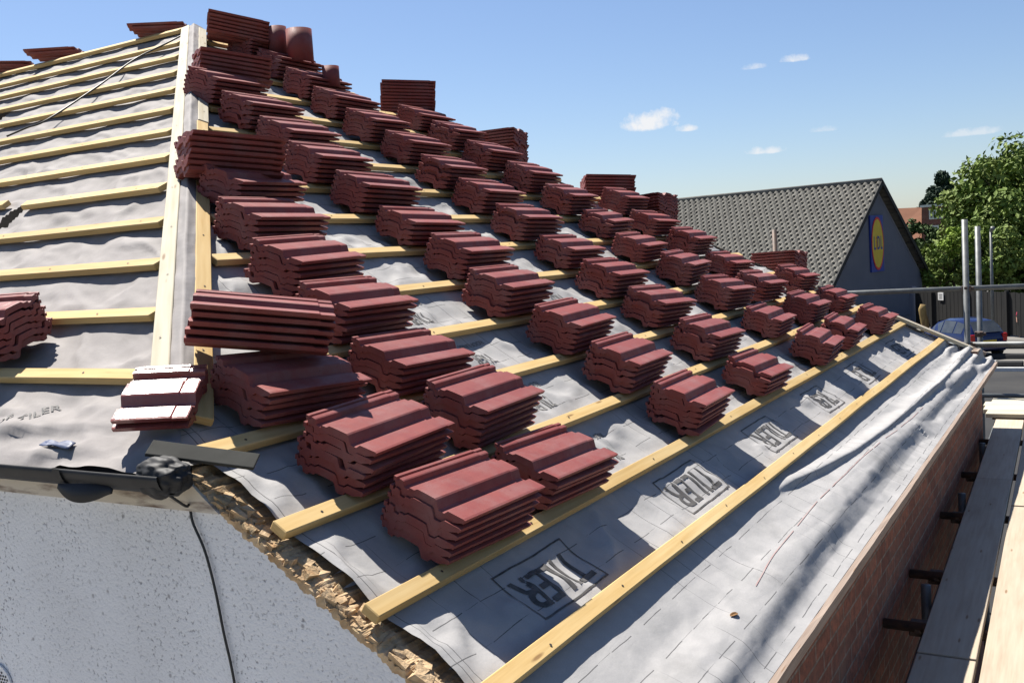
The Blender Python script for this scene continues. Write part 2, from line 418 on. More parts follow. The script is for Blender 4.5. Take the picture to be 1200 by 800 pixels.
mem = grid('roof_membrane', ts, vsr + [4 + x for x in vsr_e], rfn, ruv, MEMB, house)
tag(mem, 'printed grey roofing membrane on the main slope')

HOLES = [(-4.92, -2.52, .30, .055), (-9.87, -4.52, .35, .10)]
def hL(v, X):
    wv = abs(sin(pi * v))
    n1 = fbm(X * 2.0 + v * .3, v * .8, 31.); n2 = fbm(X * 6.5 - v * 1.2, v * 2.2, 37.)
    raf = .5 - .5 * cos(2 * pi * X / .45); h = -.008 - .009 * raf * (.5 + .5 * wv) + (.013 * n1 + .0045 * n2) * (.3 + .7 * wv) - .008 * wv
    n3 = 1 - abs(fbm(X * 2.6 - v * .9, v * .9 + X * .5, 44.)); h += .018 * max(0, n3 - .74) * 2.6 * wv
    h = min(h, .016 * wv - .003)
    if v > -.75:
        s = min(1, (v + .75) * 2)
        h += .03 * s * max(0, fbm(X * 3.3, v * 5 + X, 52.)) + .012 * s
    return h
def lx(t, v): x0 = v * G * CP + .0; return x0 - (x0 + 9.5) * t ** 1.6
def lkeep(t, v):
    X = lx(t, v)
    for hv, hx, a, b in HOLES:
        if ((v - hv) / a) ** 2 + ((X - hx) / b) ** 2 < 1: return False
    return True
meml = grid('roof_membrane', [i / 300 for i in range(301)], [-13.1 + 13.25 * j / 260 for j in range(261)], lambda t, v: LP(v, lx(t, v), hL(v, lx(t, v)) * min(1, t * 60 + .1)), lambda t, v: (lx(t, v), v * LROW), MEML, house, lkeep)
tag(meml, 'pale sunlit membrane on the hipped side slope')
# the slope that closes the roof away from the lens
def FHn(t, v):
    a = RP(v, YF(v)); return a + V((-(a.x + 9.5) * t, 0, 0))
grid('roof_membrane', [i / 40 for i in range(41)], [-13.1 + 17.2 * j / 60 for j in range(61)], FHn, lambda t, v: (t * 9, v * G), MEML, house)
# hip capping membrane over the two hip boards
def caph(a, v):
    n = (NR * max(0, a) + NL * max(0, -a)); 
    base = hip(v); off = (V((0, 1, 0)) * max(0, a) + V((-1, 0, 0)) * max(0, -a))
    return base + off * .085 + (NR + NL).normalized() * (.042 - .020 * abs(a) + .006 * fbm(v * 3, a * 2, 3.))
grid('hip_membrane_strip', [-1 + i / 8 for i in range(17)], [-13 + 12.55 * j / 200 for j in range(201)], caph, lambda a, v: (a * .06, v * G), MEML, house)

# ---- battens
def batten(name, a, b, nrm, wdt, hgt, mat, parent=house, wob=.003, ends=(0, 0)):
    """a sawn stick from a to b lying on the surface of normal nrm; ends: mitre offsets along the stick"""
    a, b = V(a), V(b); d = (b - a); L = d.length; d.normalize(); nrm = V(nrm); nrm = (nrm - d * nrm.dot(d)).normalized(); s = d.cross(nrm)
    n = max(4, int(L / .25)); vs = []; fs = []; uv = []
    sd_ = random.uniform(0, 99)
    for i in range(n + 1):
        t = i / n; o = s * wob * 1.6 * fbm(t * L * .8, sd_, 0, 2) + nrm * wob * .5 * fbm(t * L * .9, sd_, 5., 2)
        for q, (x, z) in enumerate(((-.5, 0), (.5, 0), (.5, 1), (-.5, 1))):
            sh = 0
            if i == 0: sh = ends[0] * (-x)
            if i == n: sh = ends[1] * (-x)
            vs.append(a + d * (t * L + sh) + o + s * x * wdt + nrm * z * hgt)
            uv.append((t * L + sd_, {0: 0., 1: .05, 2: .075, 3: .125}[q] + sd_))
    for i in range(n):
        for q in range(4):
            fs.append((i * 4 + q, i * 4 + (q + 1) % 4, i * 4 + 4 + (q + 1) % 4, i * 4 + 4 + q))
    fs.append((3, 2, 1, 0)); fs.append(tuple(n * 4 + q for q in range(4)))
    nf = len(fs); q = .12 + random.uniform(0, .2)
    while q < L - .05:                       # nail heads where the stick crosses a rafter
        c = a + d * (q + random.uniform(-.01, .01)) + s * random.uniform(-.1, .1) * wdt + nrm * (hgt + wob * .6); r_ = .0042; b0 = len(vs)
        vs += [c + (d * cos(t_) + s * sin(t_)) * r_ for t_ in (0, 1.05, 2.09, 3.14, 4.19, 5.24)]; uv += [(0, 0)] * 6; fs.append(tuple(range(b0, b0 + 6))); q += .45
    o = mesh(name, vs, fs, [mat, NAIL], parent, False, uv)
    bm = bmesh.new(); bm.from_mesh(o.data); bm.faces.ensure_lookup_table()
    for i_, f_ in enumerate(bm.faces): f_.material_index = 1 if i_ >= nf else 0
    bmesh.ops.recalc_face_normals(bm, faces=bm.faces); bm.to_mesh(o.data); bm.free()
    bv = o.modifiers.new('bevel', 'BEVEL'); bv.width = .0025; bv.segments = 1
    return o
for kk in range(-12, 4):
    v = kk + random.uniform(-.012, .012)
    ya = YH(v) + .115 if kk < 0 else -.035 + random.uniform(-.012, .012)
    if kk == 0: ya = -.02
    batten('roof_batten', RP(v, ya), RP(kk + random.uniform(-.01, .01), YF(v) - .04), NR, .048, .026, WOOD)
for kk in range(-13, 0):
    v = kk + random.uniform(-.015, .015); xh = v * G * CP
    if kk == -5:
        batten('roof_batten', LP(v, xh - .14), LP(v - .02, -2.43), NL, .048, .026, WOOD, ends=(.03, 0))
        batten('roof_batten', LP(v - .14, -2.62), LP(v, -9.4), NL, .048, .026, WOOD)
    else:
        batten('roof_batten', LP(v, xh - .115), LP(v + random.uniform(-.03, .03), -9.4), NL, .048, .026, WOOD, ends=(.03, 0))
# hip timbers either side of the hip line
batten('hip_board', hip(-13.0) + V((-.065, 0, 0)) + NL * .012, hip(-.72) + V((-.068, 0, 0)) + NL * .012, NL, .060, .024, PALE, wob=.004)
batten('hip_board', hip(-12.8) + V((0, .066, 0)) + NR * .010, hip(-7.2) + V((0, .066, 0)) + NR * .010, NR, .052, .024, PALE, wob=.003)
batten('hip_board', hip(-7.15) + V((0, .066, 0)) + NR * .010, hip(-.35) + V((0, .066, 0)) + NR * .010, NR, .055, .024, WOOD, wob=.003)
batten('hip_board', RP(1.3, YF(1.3) - .06, .020), RP(3.75, YF(3.75) - .06, .024), NR, .045, .028, PALE)
batten('hip_board', RP(1.3, YF(1.3) + .02, .016), RP(4.1, YF(4.1) + .02, .016), NR, .030, .028, FASC)

# ---- fascia board, brick wall, rendered gable wall, verge
fx = lambda Y: 1.172
fz = lambda Y: -.734
fv = []; ff = []; fu = []
ny = 60
for i in range(ny + 1):
    Y = -.05 + 7.86 * i / ny; x = fx(Y) + .004 * fbm(Y * 1.5, 3., 0, 2)
    for q, (dx, dz_) in enumerate(((0, 0), (.020, -.003), (.020, -.036), (0, -.036))):
        fv.append((x + dx, Y, fz(Y) + dz_ + .003 * fbm(Y * 6, q, 8., 2))); fu.append((Y, q * .07))
for i in range(ny):
    for q in range(4): ff.append((i * 4 + q, i * 4 + (q + 1) % 4, i * 4 + 4 + (q + 1) % 4, i * 4 + 4 + q))
ff.append((3, 2, 1, 0)); ff.append(tuple(ny * 4 + q for q in range(4)))
fo = mesh('fascia_board', fv, ff, FASC, house, False, fu)
WX = 1.075
def wall_quad(name, p0, p1, z0, z1, mat, thick, nrm):
    p0, p1 = V(p0), V(p1); L = (p1 - p0).length; nrm = V(nrm)
    vs = [V((p0.x, p0.y, z0)), V((p1.x, p1.y, z0)), V((p1.x, p1.y, z1)), V((p0.x, p0.y, z1))]
    vs += [p - nrm * thick for p in vs]
    fs = [(0, 1, 2, 3), (5, 4, 7, 6), (3, 2, 6, 7), (0, 3, 7, 4), (1, 5, 6, 2)]
    uv = [(0, z0), (L, z0), (L, z1), (0, z1)] * 2
    return mesh(name, vs, fs, mat, house, False, uv)
wall_quad('brick_wall', (WX, .26, 0), (WX, 7.66, 0), GROUND, -.76, BRICK, .22, (1, 0, 0))
wall_quad('brick_wall', (WX - .003, 7.66, 0), (-9.4, 7.66, 0), GROUND, -.60, BRICK, .22, (0, 1, 0))
# soffit under the eave, closing the gap between wall and fascia
sb = MB(); sb.abox(WX - .1, 1.171, .0, 7.6, -.806, -.792); sb.build('soffit_board', FASC, house)
# rendered wall with raking top: a thick wall whose top follows the verge
def rake(X): return -X * SP / CP - .038
poly = [(-9.4, GROUND), (WX, GROUND), (WX, rake(WX)), (.11, rake(.11)), (.02, -.085), (-9.4, -.085)]
rw = MB(); rw.prism([V((x, -.055, z)) for x, z in poly], V((0, .30, 0))); rw.build('rendered_wall', RENDER, house)
# broken verge: jumble of brick bits and mortar bedded along the rake, one mesh of rubble plus mortar bed
vb = MB()
n = 260
for i in range(n):
    v = .12 + (4.35 - .12) * i / n + random.uniform(-.01, .01)
    big = random.random() < .3
    lx_ = random.uniform(.022, .05) if big else random.uniform(.010, .024); 
    hz = random.uniform(.012, .022) if big else random.uniform(.006, .014)
    p = RP(v, random.uniform(-.050, -.004), -.024 + random.uniform(-.012, .006))
    ax = (SLOPE + V((0, random.uniform(-.3, .3), random.uniform(-.2, .2)))).normalized()
    ay = (V((0, 1, 0)) - ax * ax.y).normalized(); 
    vb.box(p, ax, ay, ax.cross(ay), lx_, random.uniform(.014, .034), hz, 0 if random.random() < .55 else 1, .006)
vb.build('verge_rubble', [RUBBLE, MORTAR], house, bevel=.002)
nb = 420; bed = MB(); vs = []; fs = []
for i in range(nb + 1):
    v = -.05 + 4.5 * i / nb; e = .013 * fbm(v * 12, 1., 0, 4); e2 = .013 * fbm(v * 15, 7., 0, 4)
    vs += [RP(v, -.058 + .3 * e, -.046 + .8 * e), RP(v, -.060 + .5 * e2, -.028 + e2), RP(v, -.030 + e, -.020 + e), RP(v, .10, -.030 + e), RP(v, .10, -.085)]
for i in range(nb):
    for q in range(5): fs.append((i * 5 + q, i * 5 + (q + 1) % 5, i * 5 + 5 + (q + 1) % 5, i * 5 + 5 + q))
bed.add(vs, fs); bed.build('verge_mortar', MORTAR, house)
# fascia / stained band under the gutter, gutter, outlet, torn strip
fb = MB(); fb.abox(-9.4, .00, -.068, -.050, -.118, -.020); fb.add([(.0, -.068, -.118), (.115, -.068, -.118), (.0, -.068, -.030), (.0, -.05, -.118), (.115, -.05, -.118), (.0, -.05, -.030)], [(0, 1, 2), (3, 5, 4), (0, 3, 4, 1), (1, 4, 5, 2)])
fb.build('stained_fascia', SOFF, house)
def gut(x0, x1, yc, zc, r, nm, parent):
    vs = []; fs = []; n = 14; xs = [x0 + (x1 - x0) * i / 50 for i in range(51)]
    for i, x in enumerate(xs):
        dz_ = .004 * fbm(x * 1.4, 2., 0, 2)
        for rr in (r, r - .004):
            for k_ in range(n + 1):
                a = pi + pi * k_ / n; vs.append((x, yc + rr * cos(a), zc + rr * sin(a) + dz_))
    st = 2 * (n + 1)
    for i in range(50):
        for k_ in range(n):
            a = i * st + k_; fs.append((a, a + 1, a + st + 1, a + st)); b_ = a + n + 1; fs.append((b_ + 1, b_, b_ + st, b_ + st + 1))
        for a in (i * st, i * st + n): fs.append((a, a + st, a + st + n + 1, a + n + 1))
    return mesh(nm, vs, fs, BLACKP, parent, True)
gutter = gut(-9.4, .04, -.125, -.006, .054, 'gutter', house)
br = MB()
vs = []
for x in (-.345, -.315):
    for k_ in range(15):
        a = pi + pi * k_ / 14; vs.append((x, -.125 + .060 * cos(a), -.004 + .062 * sin(a)))
br.add(vs, [(k_, k_ + 1, 15 + k_ + 1, 15 + k_) for k_ in range(14)])
br.build('gutter_bracket', BLACKP, gutter, True)
# bulky black outlet wrapped in loose plastic at the hip foot
bm = bmesh.new(); bmesh.ops.create_icosphere(bm, subdivisions=5, radius=1)
for vtx in bm.verts:
    p = vtx.co.copy(); d = 1 + .20 * fbm(p.x * 2.0, p.y * 2.0, p.z * 2.0 + 4, 2) + .03 * (1 - abs(fbm(p.x * 4, p.y * 2, p.z * 5 + 9)))
    vtx.co = V((p.x * .082 * d + .000, p.y * .048 * d - .125, p.z * (.040 if p.z > 0 else .056) * d - .012))
me = bpy.data.meshes.new('gutter_outlet'); bm.to_mesh(me); bm.free(); me.materials.append(BLACKP); link_mesh('gutter_outlet', me, house, True)
def ribbon(name, pts, wdt, mat, parent, side=None, thick=.0015):
    vs = []; fs = []
    for i, p in enumerate(pts):
        p = V(p); t = (V(pts[min(i + 1, len(pts) - 1)]) - V(pts[max(i - 1, 0)])).normalized()
        s = V(side) if side is not None else t.cross(V((0, 0, 1))).normalized()
        w_ = wdt[i] if isinstance(wdt, list) else wdt
        n_ = t.cross(s).normalized() * thick
        vs += [p - s * w_ / 2 - n_, p + s * w_ / 2 - n_, p + s * w_ / 2 + n_, p - s * w_ / 2 + n_]
    m_ = len(pts)
    for i in range(m_ - 1):
        for q in range(4): fs.append((i * 4 + q, i * 4 + (q + 1) % 4, i * 4 + 4 + (q + 1) % 4, i * 4 + 4 + q))
    fs += [(3, 2, 1, 0), tuple((m_ - 1) * 4 + q for q in range(4))]
    return mesh(name, vs, fs, mat, parent, True)
tag(ribbon('torn_plastic_strip', [(-.335 + .2 * t, -.178 - .008 * sin(t * 5), -.050 - .010 * sin(pi * min(1, t * 1.1)) - .003 * t) for t in [i / 24 for i in range(25)]],
       [.012 + .036 * sin(pi * i / 24)  for i in range(25)], BLACKP, None, (0, .35, .94)), 'torn black plastic strip looping down below the gutter joint', 'plastic strip')
# grey board at the hip foot
gb = MB(); ctr = hip(-.22) + V((.10, -.02, -.035)); gd = (RP(-.05, .62, 0) - hip(-.3)).normalized()
gb.box(ctr + V((0, 0, .016)), (1, .55, -.22), (NR + V((0, -.25, 0))).cross(V((1, .55, -.22))), NR + V((0, -.25, 0)), .27, .055, .010)
tag(gb.build('grey_board', GREYB, None, bevel=.002), 'narrow grey fibre board lying at the foot of the hip boards', 'board')
# air vent low in the wall, a round plate of holes
vt = MB(); cvx, cvz = -.890, -.715; ring = []
for i in range(28): ring.append(V((cvx + .062 * cos(2 * pi * i / 28), -.057, cvz + .062 * sin(2 * pi * i / 28))))
vt.prism(ring, V((0, -.006, 0)), 0)
for i in range(-5, 6):
    for j in range(-5, 6):
        x = (i + .5 * (j % 2)) * .0115; z = j * .010
        if x * x + z * z < .052 ** 2:
            vt.prism([V((cvx + x + .0036 * cos(2 * pi * q / 8), -.0632, cvz + z + .0036 * sin(2 * pi * q / 8))) for q in range(8)], V((0, -.001, 0)), 1)
vt.build('air_vent', [RENDER, BLACKP], house)

# ---- printing on the membrane
def text_mesh(word):
    cu = bpy.data.curves.new('lettering', 'FONT'); cu.body = word; cu.size = 1; cu.align_x = 'CENTER'; cu.align_y = 'CENTER'; cu.offset = .012; cu.resolution_u = 3
    o = bpy.data.objects.new('lettering', cu); COL.objects.link(o)
    dg = bpy.context.evaluated_depsgraph_get(); me = bpy.data.meshes.new_from_object(o.evaluated_get(dg))
    bpy.data.objects.remove(o); return me
def drape(me, fn, maxlen):
    bm = bmesh.new(); bm.from_mesh(me); bmesh.ops.triangulate(bm, faces=bm.faces)
    for it in range(5):
        es = [e for e in bm.edges if e.calc_length() > maxlen]
        if not es: break
        bmesh.ops.subdivide_edges(bm, edges=es, cuts=1); bmesh.ops.triangulate(bm, faces=bm.faces)
    for vtx in bm.verts: vtx.co = fn(vtx.co.x, vtx.co.y)
    bm.to_mesh(me); bm.free()
def label_print(Yc, vc, sx, sy, word='TILER', mat=INK, box=True):
    me = text_mesh(word)
    if box:                                    # thin outlined frame round the word
        bm = bmesh.new(); bm.from_mesh(me); xs = [q.co.x for q in bm.verts]; x1 = max(xs) + .18; y1 = .55; t = .035
        for a, b, c, d in ((-x1, -y1, x1, -y1 + t), (-x1, y1 - t, x1, y1), (-x1, -y1 + t, -x1 + t, y1 - t), (x1 - t, -y1 + t, x1, y1 - t)):
            f = [bm.verts.new((x, y, 0)) for x, y in ((a, b), (c, b), (c, d), (a, d))]; bm.faces.new(f)
        bm.to_mesh(me); bm.free()
    def fn(x, y):
        Y = Yc - x * sx; v = vc + y * sy / G
        return RP(v, Y, hR(v, Y) + .0022)
    drape(me, fn, .06 / max(sx, sy) * .4); me.materials.clear(); me.materials.append(mat)
    link_mesh('membrane_lettering', me, house)
for Yc in (.60, 1.70, 2.73, 3.74, 4.80, 6.2): label_print(Yc, 2.50, .135, .165)
for Yc, vc in ((1.50, 1.62), (1.52, .55), (2.68, 1.6), (2.64, .55), (3.75, 1.55), (1.55, -.45), (3.74, .5), (2.7, -1.45), (1.5, -1.45)):
    label_print(Yc, vc, .055, .10, 'TILER', INKF, False); label_print(Yc + .05, vc - .32, .03, .035, 'ROOF LINER', INKF, False)
def lprint(Xc, vc, word, s, ang):
    me = text_mesh(word)
    def fn(x, y):
        a = x * cos(ang) - y * sin(ang); b = x * sin(ang) + y * cos(ang); X = Xc + a * s; v = vc - b * s / LROW
        return LP(v, X, hL(v, X) + .003)
    drape(me, fn, .25); me.materials.clear(); me.materials.append(INKF); link_mesh('membrane_lettering', me, house)
lprint(-.745, -.52, 'TILER', .050, radians(48)); lprint(-.87, -.27, 'ROOF', .050, radians(48))
# thin red line printed along the eave strip, with a second broken one
def redline(off, y0, y1, wd):
    vs = []; fs = []; n = 150
    for i in range(n + 1):
        Y = y0 + (y1 - y0) * i / n; v = lerpt(REDL_, Y) + off + .012 * fbm(Y * 3, off, 0, 2)
        for s in (-.5, .5):
            vv = v + s * wd / G; vs.append(RP(vv, Y, hR(vv, Y) + .002))
        if i < n and fbm(Y * 5, off * 9 + 3, 1., 2) > -.28: fs.append((i * 2, i * 2 + 1, i * 2 + 3, i * 2 + 2))
    mesh('membrane_red_line', vs, fs, REDINK, house)
redline(0, 1.25, 4.7, .0035)

# ------------------------------------------------------------------ roof tiles
TW, TL, TH = .235, .392, .0240
prof = [(0, .0160), (.009, .0165), (.0115, .0100), (.0165, .0100), (.0185, .0172), (.029, .0168), (.0325, .0155), (.0375, .0035), (.052, .0025), (.0555, .0100), (.070, .0110), (.078, .0185), (.100, .0205), (.134, .0225), (.139, .0205), (.1535, .0005), (.159, -.0005), (.173, .0015), (.181, .0120), (.205, .0140), (.228, .0160), (.235, .0150)]
def tile_mesh(length, name):
    bm = bmesh.new(); T = .0232
    topn = len(prof); ys = [0, .010, .055, .060, length - .045, length - .040, length - .004, length]
    rows = []
    for j, y in enumerate(ys):
        low = .0025 if j >= 5 else 0            # lowered head lap at one end
        end = .0007 if j in (0, len(ys) - 1) else 0
        ring = [bm.verts.new((x, y, z - low - end)) for x, z in prof] + [bm.verts.new((min(max(x, .003), TW - .004), y, z - (T if .012 < x < .21 else .0135) + end)) for x, z in reversed(prof)]
        rows.append(ring)
    m_ = len(rows[0])
    for a, b in zip(rows, rows[1:]):
        for i in range(m_): bm.faces.new((a[i], a[(i + 1) % m_], b[(i + 1) % m_], b[i]))
    bm.faces.new(rows[0][::-1]); bm.faces.new(rows[-1])
    bmesh.ops.recalc_face_normals(bm, faces=bm.faces)
    bmesh.ops.triangulate(bm, faces=[f for f in bm.faces if len(f.verts) > 4])
    bmesh.ops.translate(bm, verts=bm.verts, vec=(-TW / 2, -length / 2, .0095))
    me = bpy.data.meshes.new(name); bm.to_mesh(me); bm.free(); me.materials.append(TILEW if length < .3 else TILE); return me
TM = tile_mesh(TL, 'roof_tile'); TMH = tile_mesh(.195, 'half_tile')
ORD = ['first', 'second', 'third', 'fourth', 'fifth', 'sixth', 'seventh', 'eighth', 'ninth', 'tenth', 'eleventh', 'twelfth', 'thirteenth', 'fourteenth', 'fifteenth', 'sixteenth']
TOPW = ['topmost', 'second from top', 'third from top', 'fourth from top', 'fifth from top', 'sixth from top', 'seventh from top', 'eighth from top']
stacks = []          # (base point, x axis, y axis, z axis, n tiles, text after the tile's rank, jitter)
def frame(xa, za):
    za = V(za).normalized(); xa = V(xa); xa = (xa - za * xa.dot(za)).normalized(); ya = za.cross(xa); return xa, ya, za
CY = {1: ([.44, .42, .39], 1), 2: ([.97, .99, .97, 1.02, 1.08, 1.2, 1.37], 1), 3: ([2.17, 2.15, 2.15, 2.08, 2.19, 2.19, 2.21, 2.19, 2.26, 2.29, 2.31], 1),
      4: ([3.15, 3.18, 3.19, 3.19, 3.23, 3.23, 3.27, 3.29, 3.33, 3.29, 3.33, 3.38, 3.42, 3.45], 1), 5: ([4.35, 4.3, 4.3, 4.3, 4.21, 4.31, 4.29, 4.29, 4.23, 4.2, 4.2], 1),
      6: ([5.09, 5.2, 5.04, 5.19, 5.16, 5.12, 5.2], 1), 7: ([6.17, 6.14, 5.97], 1)}
COLS = {c: [(k0 + .6 - j, Y) for j, Y in enumerate(l)] for c, (l, k0) in CY.items()}
rows = {}
for c, l in COLS.items():
    for v, Y in l:
        kk = int(floor(v)); vc = kk + 1 - .325 + random.uniform(-.03, .03)
        rows.setdefault(kk, []).append([vc, Y])
for kk in sorted(rows, reverse=True):
    rows[kk].sort(key=lambda q: q[1]); R = 1 - kk
    for j, (vc, Y) in enumerate(rows[kk]):
        tilt = radians(8.0 + random.uniform(-.8, 1.2)); xa = SLOPE * cos(tilt) + NR * sin(tilt); za = NR * cos(tilt) - SLOPE * sin(tilt)
        ang = radians(random.uniform(-4.5, 4.5)); ya = V((0, 1, 0)); xa2 = xa * cos(ang) + ya * sin(ang)
        base = RP(vc, Y, .024)
        rowt = 'lowest row' if R == 0 else ORD[R] + ' row up'
        n_ = 6 if random.random() < .75 else 5
        if R == 0 and j == 0: n_ = 6
        txt = ('near-end' if j == 0 else ORD[j]) + ' stack of the ' + rowt
        stacks.append((base, *frame(xa2, za), n_, txt, random.choice((.003, .005, .007))))
def bp(px, py, h):
    d = F_ + R_ * (px - 600) / FPX - U_ * (py - 400) / FPX; t = (h - CAM.dot(NR)) / d.dot(NR); return CAM + d * t
def bpz(px, py, z):
    d = F_ + R_ * (px - 600) / FPX - U_ * (py - 400) / FPX; return CAM + d * (z - CAM.z) / d.z
def bpY(px, py, Y):
    d = F_ + R_ * (px - 600) / FPX - U_ * (py - 400) / FPX; return CAM + d * (Y - CAM.y) / d.y
def hip_stack(A, B, n_, txt, tiltup=0., depthshift=.06, turn=18):
    A, B = V(A), V(B); ya = Matrix.Rotation(radians(turn), 3, 'Z') @ (B - A).normalized(); up = V((0, 0, 1)); hx = ya.cross(up).normalized()      # hx faces the viewer's side
    up = (up + hx * tiltup).normalized(); za = (up - ya * up.dot(ya)).normalized(); xa = ya.cross(za)
    stacks.append(((A + ya * TL / 2) - xa * depthshift, xa, ya, za, n_, txt, .006))
# piles laid across the hip: one end on the hip boards, the other on the stack beside it
hip_stack(bp(219, 404, .115), bp(385, 414, .190), 5, 'tilted pile propped across the hip boards', .15, .10, -7)
hip_stack(bp(219, 203, .09), bp(325, 207, .20), 7, 'pile across the middle of the hip', .0, .06)
hip_stack(bp(233, 88, .09), bp(316, 96, .20), 6, 'pile across the upper hip', .0, .06)
hip_stack(bp(242, 39, .09), bp(312, 49, .20), 6, 'pile at the very top of the hip', .0, .06)
# the far hip: piles standing just over the far hip line, seen against the sky
def projx(X):
    d = V(X) - CAM; return 600 + FPX * d.dot(R_) / d.dot(F_)
for (px, pyt, dd, rot, txt) in ((476, 98, .06, .1, 'tall pile on the far hip against the sky'), (578, 155, .20, -.5, 'short pile behind the far hip'), (709, 207, .10, .1, 'pile on the far hip nearest the shop roof'),
                          (757, 231, .14, -.9, 'small pile over the middle of the far hip'), (908, 295, .12, -.75, 'squat pile near the foot of the far hip')):
    best = min((abs(projx(RP(-12.9 + .02 * i, YF(-12.9 + .02 * i) + dd, -.5 * dd)) - px), -12.9 + .02 * i) for i in range(760))[1]
    p = RP(best, YF(best) + dd, 0) + V((0, 0, -.51 * dd + .01)); d = (R0 * cos(rot) + V((R0.y * -1, R0.x, 0)) * sin(rot)).normalized()
    n_ = int(min(16, max(4, round((bpY(px, pyt, p.y).z - p.z) / TH))))
    stacks.append((p, *frame(V((d.y, -d.x, .02)), (0, .12, 1)), n_, txt, .005))
# two piles on the side slope
st_v = -1.62
tl = radians(9); xa = LS * cos(tl) + NL * sin(tl); za = NL * cos(tl) - LS * sin(tl)
stacks.append((LP(-1.42, -1.10 - TL / 2, .026), *frame(xa, za), 6, 'pile on the side slope at the left', .007))
for px, py, n_, txt, rot in ((190, 39, 2, 'low pile at the top edge nearest the hip', .1), (68, 67, 2, 'low pile midway along the top edge', .0), (8, 82, 2, 'low pile farthest left on the top edge', .3)):
    p = bpY(px, py, 3.42); d = (R0 * cos(rot) + V((-R0.y, R0.x, 0)) * sin(rot)); stacks.append((p, *frame(V((d.y, -d.x, 0)), (0, 0, 1)), n_, txt, .012))
# choose the 300 tiles nearest the lens as individuals
allt = []
for (b, xa, ya, za, n_, txt, jit) in stacks:
    for i in range(n_):
        rz = random.uniform(-1, 1) * jit * 4; x2 = xa * cos(rz) + ya * sin(rz); y2 = ya * cos(rz) - xa * sin(rz)
        p = b + za * (TH * i) + xa * random.uniform(-jit, jit) + ya * random.uniform(-jit, jit) * 1.6
        if random.random() < .12: y2 = -y2; x2 = -x2 if False else x2; y2 = ya * cos(rz) - xa * sin(rz)
        M = Matrix((x2, y2, za)).transposed().to_4x4(); M.translation = p
        allt.append(((p - CAM).length, M, TOPW[n_ - 1 - i] if n_ - 1 - i < 8 else 'bottom', txt))
allt.sort(key=lambda q: q[0])
rest = MB()
src = None
for q, (d, M, rank, txt) in enumerate(allt):
    if q < 297:
        if src is None: src = bpy.data.objects.new('roof_tile', TM); COL.objects.link(src); src.matrix_world = M; o = src
        else: o = place_copy(src, M, 'roof_tile')
        tag(o, 'maroon tile, %s in the %s' % (rank, txt), 'roof tile', 'concrete tiles stacked on the roof')
    else:
        rest.add([M @ v.co for v in TM.vertices], [tuple(p.vertices) for p in TM.polygons])
ro = rest.build('distant_roof_tiles', TILE)
tag(ro, 'distant stacks of maroon tiles along the upper rows and far hip', 'roof tiles', 'concrete tiles stacked on the roof', 'stuff')
# cut pieces glinting at the hip foot (normal turned so that the sun glances towards the viewer)
c0 = LP(-.56, -.195, .030); vw = (CAM - c0).normalized(); hn = (vw + SUNV).normalized()
yl = (R0 - hn * R0.dot(hn)).normalized(); xl = yl.cross(hn)
for i, txt in ((0, 'lower cut half tile, dark, under the glinting one at the hip foot'), (1, 'glinting cut half tile lying uppermost at the foot of the hip')):
    M = Matrix((xl, yl, hn)).transposed().to_4x4(); M.translation = c0 + hn * (.0255 * i) + yl * .004 * i
    o = bpy.data.objects.new('half_tile', TMH); COL.objects.link(o); o.matrix_world = M; tag(o, txt, 'cut tile', 'cut half tiles at the hip foot')
# ridge tiles: half-round pieces stood on end on the crown
def ridge_tile(p, r, hgt, label, rot):
    vs = []; fs = []; n = 20
    for z in (0, hgt):
        for rr in (r, r - .014):
            for i in range(n + 1):
                a = rot + (1.45 * pi) * i / n; vs.append(V((p[0] + rr * cos(a), p[1] + rr * sin(a), p[2] + z)))
    m_ = n + 1
    for i in range(n):
        fs += [(i, i + 1, 2 * m_ + i + 1, 2 * m_ + i), (m_ + i + 1, m_ + i, 3 * m_ + i, 3 * m_ + i + 1), (2 * m_ + i, 2 * m_ + i + 1, 3 * m_ + i + 1, 3 * m_ + i), (i + 1, i, m_ + i, m_ + i + 1)]
    fs += [(0, 2 * m_, 3 * m_, m_), (n, m_ + n, 3 * m_ + n, 2 * m_ + n)]
    tag(mesh('ridge_tile', vs, fs, TILE, None, True), label, 'ridge tile', 'ridge tiles stood on end on the roof top')
zc = 12.9 * DZ
for px, py, rr, hh, lb, ro_ in ((327, 66, .062, .19, 'curved maroon ridge tile on end beside the top hip pile', 2.6), (353, 74, .085, .215, 'wider curved maroon ridge tile on end against the sky', 2.8), (389, 103, .055, .135, 'small dark ridge tile on end right of the wider pair', 2.5)):
    p = bpY(px, py, 3.40 if px < 390 else 3.75); ridge_tile(p, rr, hh, lb, ro_)

# ------------------------------------------------------------------ loose things on and about the roof
def wirepts(pts, n=8):
    P = [V(p) for p in pts]; out = []
    for i in range(len(P) - 1):
        p0, p1, p2, p3 = P[max(i - 1, 0)], P[i], P[i + 1], P[min(i + 2, len(P) - 1)]
        for j in range(n):
            t = j / n; out.append(.5 * ((2 * p1) + (p2 - p0) * t + (2 * p0 - 5 * p1 + 4 * p2 - p3) * t * t + (3 * p1 - p0 - 3 * p2 + p3) * t ** 3))
    out.append(P[-1]); return out
yw = -.064
cb = [bpY(px, py, yw) for px, py in ((222, 592), (226, 612), (240, 645), (252, 690), (262, 740), (270, 775), (277, 812), (283, 850))]
pts = [V((.005, -.125, -.06)), V((.02, -.085, -.10))] + cb
pts += [V((cb[-1].x + .02, yw, -1.4)), V((cb[-1].x - .02, yw, GROUND + .01))]
c_ = MB(); c_.tube(wirepts(pts), .0034, 8); tag(c_.build('cable', CABLEM, None, True), 'thin black cable hanging down the grey roughcast wall', 'cable')
